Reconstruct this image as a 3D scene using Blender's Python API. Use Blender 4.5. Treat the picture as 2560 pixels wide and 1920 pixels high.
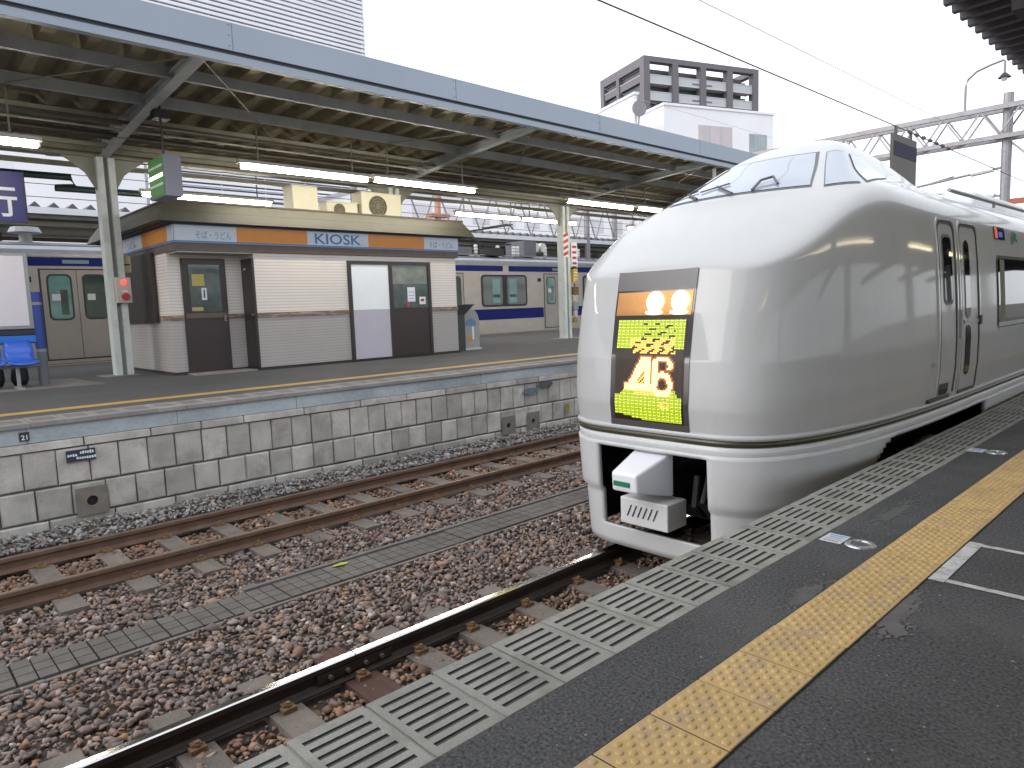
import bpy, bmesh, math, random
import numpy as np
from mathutils import Matrix, Vector

random.seed(7)
rng = np.random.default_rng(7)
S = bpy.context.scene
for o in list(bpy.data.objects):
    bpy.data.objects.remove(o)

# ------------------------------------------------------------------ camera
cam_d = bpy.data.cameras.new("Camera")
cam = bpy.data.objects.new("Camera", cam_d)
S.collection.objects.link(cam)
S.camera = cam
cam_d.sensor_fit = 'HORIZONTAL'
cam_d.sensor_width = 36.0
cam_d.lens = 36.0 * 1753.82 / 2560.0
cam_d.clip_start = 0.05
cam_d.clip_end = 3000.0
YAW, PITCH, ROLL = -0.81837, -0.10953, -0.03490
_cy, _sy, _cp, _sp = math.cos(YAW), math.sin(YAW), math.cos(PITCH), math.sin(PITCH)
fwd = Vector((_sy * _cp, _cy * _cp, _sp))
rgt = Vector((_cy, -_sy, 0))
upv = rgt.cross(fwd)
_cr, _sr = math.cos(ROLL), math.sin(ROLL)
r2 = rgt * _cr + upv * _sr
u2 = upv * _cr - rgt * _sr
CAM = Vector((3.31, 0.0, 1.3906))
m = Matrix((r2, u2, -fwd)).transposed().to_4x4()
m.translation = CAM
cam.matrix_world = m

# ------------------------------------------------------------------ world, sun, exposure
SUN_EL, SUN_AZ = math.radians(24), math.radians(-152)      # overcast: a broad soft sun
W = bpy.data.worlds.new("World")
S.world = W
W.use_nodes = True
nt = W.node_tree
nt.nodes.clear()
sky = nt.nodes.new("ShaderNodeTexSky")
sky.sky_type = 'NISHITA'
sky.sun_disc = False
sky.sun_elevation = SUN_EL
sky.sun_rotation = SUN_AZ
sky.air_density = 1.0
sky.dust_density = 2.0
sky.ozone_density = 1.0
hsv = nt.nodes.new("ShaderNodeHueSaturation")
hsv.inputs['Saturation'].default_value = 0.30
bg = nt.nodes.new("ShaderNodeBackground")
bg.inputs['Strength'].default_value = 0.15
wo = nt.nodes.new("ShaderNodeOutputWorld")
nt.links.new(sky.outputs[0], hsv.inputs['Color'])
veil = nt.nodes.new("ShaderNodeMix")                     # closed cloud layer: even white over the whole sky
veil.data_type = 'RGBA'
veil.inputs['Factor'].default_value = 0.8
veil.inputs['B'].default_value = (7.0, 7.35, 7.9, 1)
nt.links.new(hsv.outputs[0], veil.inputs['A'])
nt.links.new(veil.outputs['Result'], bg.inputs['Color'])
nt.links.new(bg.outputs[0], wo.inputs['Surface'])
sd = bpy.data.lights.new("Sun", 'SUN')
sd.energy = 1.05
sd.angle = math.radians(40)
sd.color = (1.0, 0.98, 0.95)
sun = bpy.data.objects.new("Sun", sd)
S.collection.objects.link(sun)
# direction towards the sun, sky convention: rotation measured from +Y, clockwise seen from above
sdir = Vector((math.sin(SUN_AZ) * math.cos(SUN_EL), math.cos(SUN_AZ) * math.cos(SUN_EL), math.sin(SUN_EL)))
sun.rotation_euler = sdir.to_track_quat('Z', 'Y').to_euler()
S.view_settings.view_transform = 'Standard'
S.view_settings.look = 'None'
S.view_settings.gamma = 1.0
S.view_settings.exposure = 0.7
S.view_settings.use_curve_mapping = False
S.render.engine = 'CYCLES'
S.cycles.max_bounces = 6
S.cycles.diffuse_bounces = 3
S.cycles.glossy_bounces = 3
S.cycles.transmission_bounces = 4
S.cycles.use_denoising = True
S.cycles.sample_clamp_indirect = 6.0

# ------------------------------------------------------------------ materials
MATS = {}

def M(name, col, rough=0.6, metal=0.0, var=0.12, scale=3.0, fine=0.0, fscale=60.0, bump=0.0, bscale=80.0,
      coat=0.0, rnd=0.0, stain=None, stain_scale=1.5, stain_amt=0.5, spec=0.5, stretch=(1, 1, 1), attr=None):
    """Principled material with noise variation, optional per-object random tone, stains and bump."""
    if name in MATS:
        return MATS[name]
    mt = bpy.data.materials.new(name)
    MATS[name] = mt
    mt.use_nodes = True
    t = mt.node_tree
    N, L = t.nodes, t.links
    b = N['Principled BSDF']
    b.inputs['Roughness'].default_value = rough
    b.inputs['Metallic'].default_value = metal
    b.inputs['Coat Weight'].default_value = coat
    b.inputs['Coat Roughness'].default_value = 0.06
    b.inputs['Specular IOR Level'].default_value = spec
    geo = N.new('ShaderNodeNewGeometry')
    mp = N.new('ShaderNodeMapping')
    mp.inputs['Scale'].default_value = stretch
    L.new(geo.outputs['Position'], mp.inputs['Vector'])
    pos = mp.outputs[0]
    if attr:
        a = N.new('ShaderNodeAttribute')
        a.attribute_name = attr
        cur = a.outputs['Color']
    else:
        c = N.new('ShaderNodeRGB')
        c.outputs[0].default_value = (*col, 1)
        cur = c.outputs[0]

    def factor(sock, lo, hi):
        nonlocal cur
        mr = N.new('ShaderNodeMapRange')
        mr.inputs['From Min'].default_value = 0.25
        mr.inputs['From Max'].default_value = 0.75
        mr.inputs['To Min'].default_value = max(lo, 0.05)
        mr.inputs['To Max'].default_value = hi
        L.new(sock, mr.inputs['Value'])
        mx = N.new('ShaderNodeMix')
        mx.data_type = 'RGBA'
        mx.blend_type = 'MULTIPLY'
        mx.inputs['Factor'].default_value = 1
        L.new(cur, mx.inputs['A'])
        L.new(mr.outputs[0], mx.inputs['B'])
        cur = mx.outputs['Result']
    if var > 0:
        n = N.new('ShaderNodeTexNoise')
        n.inputs['Scale'].default_value = scale
        n.inputs['Detail'].default_value = 5
        L.new(pos, n.inputs['Vector'])
        factor(n.outputs[0], 1 - var, 1 + var)
    if fine > 0:
        n = N.new('ShaderNodeTexNoise')
        n.inputs['Scale'].default_value = fscale
        n.inputs['Detail'].default_value = 3
        L.new(pos, n.inputs['Vector'])
        factor(n.outputs[0], 1 - fine, 1 + fine)
    if rnd > 0:
        oi = N.new('ShaderNodeObjectInfo')
        mr = N.new('ShaderNodeMapRange')
        mr.inputs['To Min'].default_value = 1 - rnd
        mr.inputs['To Max'].default_value = 1 + rnd
        L.new(oi.outputs['Random'], mr.inputs['Value'])
        mx = N.new('ShaderNodeMix')
        mx.data_type = 'RGBA'
        mx.blend_type = 'MULTIPLY'
        mx.inputs['Factor'].default_value = 1
        L.new(cur, mx.inputs['A'])
        L.new(mr.outputs[0], mx.inputs['B'])
        cur = mx.outputs['Result']
    if stain is not None:
        n = N.new('ShaderNodeTexNoise')
        n.inputs['Scale'].default_value = stain_scale
        n.inputs['Detail'].default_value = 6
        n.inputs['Roughness'].default_value = 0.65
        L.new(pos, n.inputs['Vector'])
        mr = N.new('ShaderNodeMapRange')
        mr.inputs['From Min'].default_value = 0.5
        mr.inputs['From Max'].default_value = 0.68
        mr.inputs['To Max'].default_value = stain_amt
        L.new(n.outputs[0], mr.inputs['Value'])
        mx = N.new('ShaderNodeMix')
        mx.data_type = 'RGBA'
        L.new(mr.outputs[0], mx.inputs['Factor'])
        L.new(cur, mx.inputs['A'])
        mx.inputs['B'].default_value = (*stain, 1)
        cur = mx.outputs['Result']
    L.new(cur, b.inputs['Base Color'])
    if bump > 0:
        n = N.new('ShaderNodeTexNoise')
        n.inputs['Scale'].default_value = bscale
        n.inputs['Detail'].default_value = 4
        L.new(pos, n.inputs['Vector'])
        bp = N.new('ShaderNodeBump')
        bp.inputs['Strength'].default_value = bump
        bp.inputs['Distance'].default_value = 0.01
        L.new(n.outputs[0], bp.inputs['Height'])
        L.new(bp.outputs[0], b.inputs['Normal'])
    return mt

def EM(name, col, strength):
    if name in MATS:
        return MATS[name]
    mt = bpy.data.materials.new(name)
    MATS[name] = mt
    mt.use_nodes = True
    b = mt.node_tree.nodes['Principled BSDF']
    b.inputs['Base Color'].default_value = (*[min(1, c * .8) for c in col], 1)
    b.inputs['Emission Color'].default_value = (*col, 1)
    b.inputs['Emission Strength'].default_value = strength
    b.inputs['Roughness'].default_value = 0.4
    return mt

def siding(name, col, line, pitch):
    """board siding: fine horizontal grooves in the wall cladding"""
    mt = M(name, col, rough=0.55, var=0.06, scale=2)
    t = mt.node_tree
    N, L = t.nodes, t.links
    b = N['Principled BSDF']
    src = b.inputs['Base Color'].links[0].from_socket
    geo = N.new('ShaderNodeNewGeometry')
    sp = N.new('ShaderNodeSeparateXYZ')
    L.new(geo.outputs['Position'], sp.inputs[0])
    md = N.new('ShaderNodeMath'); md.operation = 'MODULO'
    md.inputs[1].default_value = pitch
    ad = N.new('ShaderNodeMath'); ad.operation = 'ADD'; ad.inputs[1].default_value = 10.0
    L.new(sp.outputs['Z'], ad.inputs[0])
    L.new(ad.outputs[0], md.inputs[0])
    lt = N.new('ShaderNodeMath'); lt.operation = 'LESS_THAN'; lt.inputs[1].default_value = pitch * 0.28
    L.new(md.outputs[0], lt.inputs[0])
    mx = N.new('ShaderNodeMix'); mx.data_type = 'RGBA'
    L.new(lt.outputs[0], mx.inputs['Factor'])
    L.new(src, mx.inputs['A'])
    mx.inputs['B'].default_value = (*line, 1)
    L.new(mx.outputs['Result'], b.inputs['Base Color'])
    return mt

asphalt = M('asphalt', (0.056, 0.056, 0.058), rough=0.9, var=0.25, scale=1.6, fine=0.9, fscale=75, bump=0.8, bscale=90,
            stain=(0.088, 0.086, 0.088), stain_scale=1.7, stain_amt=0.55)
asphalt_far = M('asphalt_far', (0.078, 0.078, 0.080), rough=0.85, var=0.15, scale=0.8, fine=0.15, fscale=40,
                stain=(0.11, 0.108, 0.105), stain_scale=0.7, stain_amt=0.5)
conc = M('concrete_block', (0.245, 0.24, 0.218), rough=0.85, var=0.2, scale=5, fine=0.12, fscale=90, rnd=0.09, bump=0.25, bscale=120,
         stain=(0.125, 0.13, 0.10), stain_scale=3.2, stain_amt=0.75)
conc_far = M('concrete_far', (0.27, 0.25, 0.235), rough=0.85, var=0.15, scale=4, rnd=0.1, stain=(0.13, 0.12, 0.11), stain_scale=2)
conc_line = M('concrete_mortar', (0.34, 0.33, 0.305), rough=0.9, var=0.15, scale=8)
yellow = M('yellow_tile', (0.46, 0.31, 0.120), rough=0.6, var=0.10, scale=6, fine=0.06, fscale=80, rnd=0.06,
           stain=(0.27, 0.21, 0.17), stain_scale=7, stain_amt=0.55)
yellow_far = M('yellow_line_paint', (0.48, 0.29, 0.075), rough=0.65, var=0.12, scale=4)
paint_white = M('white_line_paint', (0.46, 0.46, 0.45), rough=0.7, var=0.2, scale=12, fine=0.2, fscale=70, stain=(0.13, 0.13, 0.13), stain_scale=14, stain_amt=0.8)
paint_smear = M('grey_cement_smear', (0.105, 0.097, 0.099), rough=0.85, var=0.2, scale=14)
dark = M('dark_gap', (0.012, 0.012, 0.013), rough=0.9, var=0)
rail_top = M('rail_running_face', (0.62, 0.60, 0.58), rough=0.17, metal=1.0, var=0.1, scale=4, stretch=(1, .2, 1))
rail_side = M('rail_side_near', (0.042, 0.030, 0.026), rough=0.55, var=0.25, scale=6, fine=0.2, fscale=60)
rail_rust = M('rail_side_far', (0.135, 0.080, 0.054), rough=0.75, var=0.25, scale=5, fine=0.15, fscale=60)
rail_rtop = M('rail_top_far', (0.19, 0.14, 0.11), rough=0.5, metal=0.3, var=0.2, scale=5)
clip_m = M('rail_clip_rust', (0.20, 0.115, 0.055), rough=0.8, var=0.3, scale=30)
sleeper_m = M('sleeper_concrete', (0.16, 0.135, 0.115), rough=0.9, var=0.2, scale=6, fine=0.2, fscale=70, rnd=0.15, bump=0.3)
sleeper_w = M('sleeper_timber', (0.085, 0.042, 0.034), rough=0.9, var=0.25, scale=10, stretch=(.3, 3, 1), bump=0.3)
stone_m = M('ballast_stone', (1, 1, 1), rough=0.92, var=0.12, scale=30, fine=0.12, fscale=160, attr='col')
bed_m = M('ballast_under', (0.075, 0.062, 0.054), rough=0.95, var=0.3, scale=25)
ground_m = M('ground', (0.12, 0.11, 0.10), rough=0.95, var=0.2, scale=0.5)
lid_m = M('trough_lid', (0.125, 0.112, 0.10), rough=0.9, var=0.2, scale=7, rnd=0.1, fine=0.12, fscale=70)
lid_gap = M('trough_gap', (0.035, 0.030, 0.028), rough=0.9, var=0)
lid_kerb = M('trough_kerb', (0.15, 0.14, 0.13), rough=0.9, var=0.15, scale=7)
wall_m = M('wall_stone', (0.44, 0.42, 0.385), rough=0.9, var=0.22, scale=3.5, fine=0.1, fscale=60, rnd=0.2, bump=0.3, bscale=40,
           stain=(0.27, 0.25, 0.225), stain_scale=3.2, stain_amt=0.7)
wall_band = M('platform_band', (0.36, 0.405, 0.43), rough=0.7, var=0.25, scale=2.5, fine=0.12, fscale=30,
              stain=(0.52, 0.57, 0.62), stain_scale=1.6, stain_amt=0.6, stretch=(1, 0.5, 1))
joint_m = M('wall_joint', (0.16, 0.145, 0.13), rough=0.95, var=0.2)
steel_grey = M('canopy_steel_grey', (0.42, 0.45, 0.455), rough=0.55, var=0.1, scale=2, stain=(0.25, 0.25, 0.24), stain_scale=2.5, stain_amt=0.4)
fascia_m = M('fascia_grey', (0.30, 0.345, 0.41), rough=0.45, var=0.05, scale=1)
fascia_d = M('fascia_dark', (0.05, 0.055, 0.065), rough=0.6, var=0.05)
roof_under = M('roof_sheet_underside', (0.30, 0.262, 0.165), rough=0.7, var=0.25, scale=1.5, stain=(0.14, 0.115, 0.07), stain_scale=1.2, stain_amt=0.6)
olive = M('steel_cream_green', (0.26, 0.255, 0.205), rough=0.5, var=0.12, scale=2, stain=(0.16, 0.15, 0.10), stain_scale=3, stain_amt=0.5)
brown_steel = M('brown_conduit', (0.075, 0.055, 0.042), rough=0.6, var=0.15)
black_steel = M('dark_steel', (0.022, 0.022, 0.026), rough=0.5, var=0.1)
post_m = M('post_paint', (0.62, 0.66, 0.64), rough=0.5, var=0.08, scale=2, stain=(0.45, 0.45, 0.40), stain_scale=3, stain_amt=0.5)
cream_tile = siding('kiosk_cream_cladding', (0.76, 0.70, 0.65), (0.60, 0.545, 0.50), 0.062)
grey_tile = siding('kiosk_grey_cladding', (0.40, 0.378, 0.365), (0.33, 0.31, 0.30), 0.062)
brown_m = M('kiosk_brown', (0.040, 0.028, 0.027), rough=0.4, var=0.1)
brown_trim = M('kiosk_trim', (0.115, 0.082, 0.062), rough=0.5, var=0.15, scale=6)
belt_m = M('kiosk_belt_worn', (0.20, 0.135, 0.10), rough=0.6, var=0.2, scale=9, stain=(0.48, 0.42, 0.37), stain_scale=9, stain_amt=0.8, stretch=(1, .35, 2))
kroof_m = M('kiosk_roof_fascia', (0.095, 0.090, 0.062), rough=0.5, var=0.06)
orange_m = M('sign_orange', (0.66, 0.235, 0.02), rough=0.35, var=0.04)
sign_pale = M('sign_pale', (0.56, 0.61, 0.68), rough=0.3, var=0.03)
sign_blue = M('sign_blue_line', (0.12, 0.235, 0.45), rough=0.35, var=0.05)
txt_blue = M('text_blue', (0.03, 0.17, 0.42), rough=0.4, var=0)
txt_pblue = M('text_pale_blue', (0.22, 0.33, 0.50), rough=0.4, var=0)
txt_white = M('text_white', (0.75, 0.77, 0.80), rough=0.4, var=0)
txt_dark = M('text_dark', (0.05, 0.05, 0.06), rough=0.5, var=0)
txt_green = M('text_green', (0.01, 0.16, 0.07), rough=0.4, var=0)
white_panel = M('white_panel', (0.84, 0.87, 0.90), rough=0.4, var=0.02)
lilac_panel = M('grey_panel', (0.48, 0.46, 0.53), rough=0.45, var=0.03)
board_face = M('notice_board_face', (0.70, 0.66, 0.72), rough=0.5, var=0.02)
blue_seat = M('bench_blue', (0.035, 0.13, 0.62), rough=0.3, var=0.05, coat=0.2)
blue_dk = M('sign_post_blue', (0.018, 0.05, 0.26), rough=0.4, var=0.05)
navy = M('navy_sign', (0.024, 0.026, 0.16), rough=0.4, var=0.05)
grey_pt = M('grey_paint', (0.28, 0.29, 0.30), rough=0.5, var=0.08)
cream_box = M('cream_box', (0.52, 0.46, 0.40), rough=0.5, var=0.05)
ac_m = M('ac_unit_cream', (0.52, 0.49, 0.36), rough=0.5, var=0.05)
red_m = M('red_button', (0.42, 0.02, 0.035), rough=0.4, var=0)
red_lamp = EM('red_lamp', (1.0, 0.03, 0.02), 3.0)
tube_m = EM('fluorescent_tube', (1.0, 0.94, 0.82), 30.0)
tube_near = EM('fluorescent_tube_near', (1.0, 0.88, 0.55), 9.0)
train_paint = M('train_white_paint', (0.43, 0.43, 0.432), rough=0.42, spec=0.3, var=0.03, scale=1.2, coat=0.5, stain=(0.38, 0.375, 0.36), stain_scale=1.1, stain_amt=0.35, stretch=(1, 2.2, .35))
train_paint2 = M('train_white_skirt', (0.52, 0.52, 0.525), rough=0.4, var=0.05, coat=0.2)
train_band = M('train_dark_band', (0.045, 0.04, 0.022), rough=0.3, var=0.05)
train_gap = M('train_gap', (0.05, 0.047, 0.043), rough=0.6, var=0)
train_trim = M('train_grey_trim', (0.30, 0.30, 0.31), rough=0.35, var=0.05)
train_black = M('train_black', (0.010, 0.010, 0.011), rough=0.7, var=0.2)
panel_dark = M('display_panel', (0.055, 0.048, 0.046), rough=0.12, var=0.05, coat=0.5)
amber = M('lamp_reflector', (0.34, 0.17, 0.06), rough=0.3, metal=0.7, var=0.1, scale=8)
lamp_e = EM('head_lamp', (1.0, 0.80, 0.50), 16.0)
lamp_e2 = EM('head_lamp_small', (1.0, 0.72, 0.38), 3.5)
stainless = M('stainless_body', (0.50, 0.465, 0.43), rough=0.42, metal=0.15, var=0.08, scale=1.5, stretch=(1, 1, 2))
stainless_d = M('stainless_door', (0.40, 0.37, 0.34), rough=0.42, metal=0.15, var=0.08, scale=1.5)
roof_sil = M('train_roof_silver', (0.32, 0.335, 0.37), rough=0.4, metal=0.3, var=0.1)
roof_dk = M('train_roof_grey', (0.13, 0.135, 0.15), rough=0.6, var=0.15)
band_blue = M('train_blue_band', (0.010, 0.020, 0.17), spec=0.15, rough=0.5, var=0.05)
insul = M('insulator_white', (0.62, 0.62, 0.60), rough=0.3, var=0.05)
bldg_white = M('building_white', (0.92, 0.90, 0.92), rough=0.8, var=0.04, scale=0.2)
bldg_grey = M('building_brown_grey', (0.16, 0.145, 0.16), rough=0.7, var=0.08, scale=0.2)
bldg_pale = M('building_balcony', (0.52, 0.52, 0.54), rough=0.6, var=0.04, scale=0.3)
bldg_dark = M('building_recess', (0.085, 0.085, 0.10), rough=0.4, var=0.2, scale=0.5)
louvre = M('louvre_slat', (0.82, 0.82, 0.86), rough=0.5, var=0.05, scale=0.2)
louvre_b = M('louvre_back', (0.155, 0.155, 0.18), rough=0.6, var=0.15, scale=0.3)
galv = M('galvanised', (0.27, 0.26, 0.275), rough=0.5, metal=0.3, var=0.15, scale=4, stain=(0.22, 0.16, 0.15), stain_scale=3, stain_amt=0.45)
rust_pt = M('rust_red_paint', (0.32, 0.09, 0.05), rough=0.6, var=0.15)
orange_pt = M('orange_paint', (0.50, 0.27, 0.18), rough=0.6, var=0.1)
wire_m = M('overhead_wire', (0.06, 0.05, 0.06), rough=0.5, var=0)
wire_pale = M('overhead_wire_pale', (0.42, 0.40, 0.44), rough=0.5, var=0)
near_roof = M('near_roof_sheet', (0.105, 0.098, 0.112), rough=0.6, var=0.12, scale=1.5, stretch=(1, 1, 1))
beige_pl = M('hanging_plate', (0.062, 0.055, 0.043), rough=0.6, var=0.12, scale=2, stain=(0.035, 0.03, 0.025), stain_scale=2.0)
navy_dk = M('hanging_plate_stripe', (0.008, 0.010, 0.03), rough=0.8, var=0.1)

def glass_mat(name, col, rough=0.06, emit=0.0, ecol=None, noise=0.5, nscale=2.0):
    if name in MATS:
        return MATS[name]
    mt = M(name, col, rough=rough, var=noise, scale=nscale, coat=0.0, spec=0.8)
    if emit:
        b = mt.node_tree.nodes['Principled BSDF']
        mt.node_tree.links.new(b.inputs['Base Color'].links[0].from_socket, b.inputs['Emission Color'])
        b.inputs['Emission Strength'].default_value = emit
    return mt
win_far = glass_mat('far_train_window', (0.022, 0.034, 0.026), 0.08, 0.35, noise=0.5, nscale=1.3)
win_teal = glass_mat('far_train_window_lit', (0.05, 0.105, 0.095), 0.1, 0.45, noise=0.3, nscale=2)
win_train = glass_mat('train_side_window', (0.012, 0.012, 0.012), 0.03, noise=0.3)
win_cab = glass_mat('cab_glass', (0.30, 0.33, 0.38), 0.03, noise=0.1)
win_kiosk = glass_mat('kiosk_glass', (0.055, 0.075, 0.072), 0.06, 0.15, noise=0.5, nscale=3)
win_bldg = glass_mat('building_window', (0.30, 0.36, 0.37), 0.1, noise=0.2, nscale=0.5)
acrylic = M('pale_acrylic', (0.34, 0.34, 0.335), rough=0.25, var=0.05)

# ------------------------------------------------------------------ builders
COL = S.collection

def wloc(o):
    v = Vector((0, 0, 0))
    while o is not None:
        v += o.location
        o = o.parent
    return v

def tag(o, label=None, cat=None, group=None, kind=None):
    if label: o['label'] = label
    if cat: o['category'] = cat
    if group: o['group'] = group
    if kind: o['kind'] = kind
    return o

def thing(name, label, cat, loc, group=None):
    o = bpy.data.objects.new(name, None)
    o.empty_display_size = 0.1
    COL.objects.link(o)
    o.location = loc
    return tag(o, label, cat, group)

def link_mesh(name, me, parent=None, loc=None):
    o = bpy.data.objects.new(name, me)
    COL.objects.link(o)
    if parent: o.parent = parent
    if loc is not None: o.location = loc
    return o

class MB:
    def __init__(s):
        s.v, s.f, s.mi, s.mats, s.cur = [], [], [], [], 0
    def mat(s, m):
        if m not in s.mats: s.mats.append(m)
        s.cur = s.mats.index(m)
        return s
    def add(s, vs, fs):
        k = len(s.v)
        s.v += [tuple(p) for p in vs]
        for f in fs:
            s.f.append(tuple(i + k for i in f)); s.mi.append(s.cur)
        return s
    def box(s, x0, x1, y0, y1, z0, z1):
        vs = [(x, y, z) for x in (x0, x1) for y in (y0, y1) for z in (z0, z1)]
        return s.add(vs, [(0, 1, 3, 2), (4, 6, 7, 5), (0, 4, 5, 1), (2, 3, 7, 6), (0, 2, 6, 4), (1, 5, 7, 3)])
    def cbox(s, x0, x1, y0, y1, z0, z1, c=0.01):
        """box with chamfered vertical and top edges"""
        def ring(z, i): return [(x0 + i + c, y0 + i, z), (x1 - i - c, y0 + i, z), (x1 - i, y0 + i + c, z), (x1 - i, y1 - i - c, z),
                                (x1 - i - c, y1 - i, z), (x0 + i + c, y1 - i, z), (x0 + i, y1 - i - c, z), (x0 + i, y0 + i + c, z)]
        vs = ring(z0, 0) + ring(z1 - c, 0) + ring(z1, c)
        fs = []
        for a in (0, 8):
            fs += [(a + i, a + (i + 1) % 8, a + 8 + (i + 1) % 8, a + 8 + i) for i in range(8)]
        fs += [tuple(range(16, 24)), tuple(range(7, -1, -1))]
        return s.add(vs, fs)
    def hexa(s, p):
        """8 corners: bottom ring 0-3, top ring 4-7"""
        return s.add(p, [(3, 2, 1, 0), (4, 5, 6, 7), (0, 1, 5, 4), (1, 2, 6, 5), (2, 3, 7, 6), (3, 0, 4, 7)])
    def prism(s, poly, axis, a, b):
        n = len(poly)
        def P(q, t):
            return {0: (t, q[0], q[1]), 1: (q[0], t, q[1]), 2: (q[0], q[1], t)}[axis]
        vs = [P(q, a) for q in poly] + [P(q, b) for q in poly]
        fs = [tuple(range(n - 1, -1, -1)), tuple(range(n, 2 * n))]
        fs += [(i, (i + 1) % n, n + (i + 1) % n, n + i) for i in range(n)]
        return s.add(vs, fs)
    def bar(s, a, b, w, h=None, up=(0, 0, 1)):
        """rectangular bar from a to b"""
        h = h or w
        a, b = Vector(a), Vector(b)
        d = (b - a).normalized()
        u = Vector(up)
        if abs(d.dot(u)) > 0.99: u = Vector((1, 0, 0))
        r = d.cross(u).normalized(); q = r.cross(d).normalized()
        vs = []
        for p in (a, b):
            for sx, sy in ((-1, -1), (1, -1), (1, 1), (-1, 1)):
                vs.append(p + r * (sx * w / 2) + q * (sy * h / 2))
        return s.add(vs, [(3, 2, 1, 0), (4, 5, 6, 7), (0, 1, 5, 4), (1, 2, 6, 5), (2, 3, 7, 6), (3, 0, 4, 7)])
    def tube(s, pts, r, n=8):
        pts = [Vector(p) for p in pts]
        k0 = []
        vs = []
        for i, p in enumerate(pts):
            d = (pts[min(i + 1, len(pts) - 1)] - pts[max(i - 1, 0)]).normalized()
            u = Vector((0, 0, 1)) if abs(d.z) < 0.9 else Vector((1, 0, 0))
            a = d.cross(u).normalized(); b = a.cross(d).normalized()
            rr = r[i] if isinstance(r, (list, tuple)) else r
            for j in range(n):
                t = 2 * math.pi * j / n
                vs.append(p + a * (rr * math.cos(t)) + b * (rr * math.sin(t)))
        fs = []
        for i in range(len(pts) - 1):
            for j in range(n):
                fs.append((i * n + j, i * n + (j + 1) % n, (i + 1) * n + (j + 1) % n, (i + 1) * n + j))
        fs.append(tuple(range(n - 1, -1, -1)))
        e = (len(pts) - 1) * n
        fs.append(tuple(range(e, e + n)))
        return s.add(vs, fs)
    def cyl(s, c, r0, r1, z0, z1, n=16):
        vs = [(c[0] + r * math.cos(2 * math.pi * j / n), c[1] + r * math.sin(2 * math.pi * j / n), z) for r, z in ((r0, z0), (r1, z1)) for j in range(n)]
        fs = [(j, (j + 1) % n, n + (j + 1) % n, n + j) for j in range(n)]
        return s.add(vs, fs + [tuple(range(n - 1, -1, -1)), tuple(range(n, 2 * n))])
    def mesh(s, name, off=Vector((0, 0, 0)), smooth=False):
        me = bpy.data.meshes.new(name)
        me.from_pydata([(x - off.x, y - off.y, z - off.z) for x, y, z in s.v], [], s.f)
        for mt in s.mats: me.materials.append(mt)
        if len(s.mats) > 1: me.polygons.foreach_set('material_index', s.mi)
        if smooth: me.polygons.foreach_set('use_smooth', [True] * len(me.polygons))
        me.update()
        return me
    def build(s, name, mt=None, parent=None, smooth=False, bevel=0.0, origin=None):
        if mt is not None and not s.mats: s.mats = [mt]
        off = wloc(parent) if parent else (Vector(origin) if origin is not None else Vector((0, 0, 0)))
        if origin is not None and parent: off = Vector(origin)
        me = s.mesh(name, off, smooth)
        o = link_mesh(name, me, parent)
        if origin is not None:
            o.location = Vector(origin) - (wloc(parent) if parent else Vector((0, 0, 0)))
        if bevel:
            md = o.modifiers.new('bevel', 'BEVEL'); md.width = bevel; md.segments = 2; md.limit_method = 'ANGLE'
        return o

def box(name, mt, parent, *d, bevel=0.0):
    return MB().mat(mt).box(*d).build(name, None, parent, bevel=bevel)

def struct(o, label=None):
    o['kind'] = 'structure'
    return o

def text_mesh(name, body, size, loc, right, up, mt, parent, ext=0.004, width=None):
    """letters as raised mesh; loc = lower left corner, right/up are unit vectors"""
    cu = bpy.data.curves.new(name, 'FONT')
    cu.body = body
    cu.size = size
    cu.extrude = ext
    cu.offset = size * .012
    cu.resolution_u = 3
    ob = bpy.data.objects.new(name + '_tmp', cu)
    COL.objects.link(ob)
    dg = bpy.context.evaluated_depsgraph_get()
    me = bpy.data.meshes.new_from_object(ob.evaluated_get(dg))
    bpy.data.objects.remove(ob)
    co = np.empty(len(me.vertices) * 3)
    me.vertices.foreach_get('co', co)
    co = co.reshape(-1, 3)
    if len(co) == 0: return None
    sx = 1.0 if width is None else width / max(1e-6, co[:, 0].max() - co[:, 0].min())
    co[:, 0] = (co[:, 0] - co[:, 0].min()) * sx
    r, u = np.array(right, float), np.array(up, float)
    n = np.cross(r, u)
    P = np.array(loc) + co[:, :1] * r + co[:, 1:2] * u + co[:, 2:3] * n - np.array(wloc(parent))
    me.vertices.foreach_set('co', P.ravel())
    me.materials.clear(); me.materials.append(mt)
    me.update()
    return link_mesh(name, me, parent)

# key levels (metres; z = 0 is the top of the near platform)
ZR = -0.921          # rail tops
ZF = 0.273           # far platform top
XC = -0.27           # centre of the near track
XF = -4.58           # centre of the far track

# ================================================================== SETTING
# ground to the horizon
o = MB().mat(ground_m).add([(-1500, -1500, -1.75), (1500, -1500, -1.75), (1500, 1500, -1.75), (-1500, 1500, -1.75)], [(0, 1, 2, 3)]).build('ground')
struct(o)

# ---- near platform
EX0, EX1 = 1.1975, 1.6247            # edge blocks
TX0, TX1 = 1.9665, 2.2665            # tactile tiles
near = MB().mat(asphalt)
near.box(EX0 + 0.02, 14.0, -12, 70, -1.7, -0.03)
near.add([(EX1, -12, 0), (14, -12, 0), (14, 70, 0), (EX1, 70, 0)], [(0, 1, 2, 3)])
near_platform = struct(near.build('near_platform'))

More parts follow.
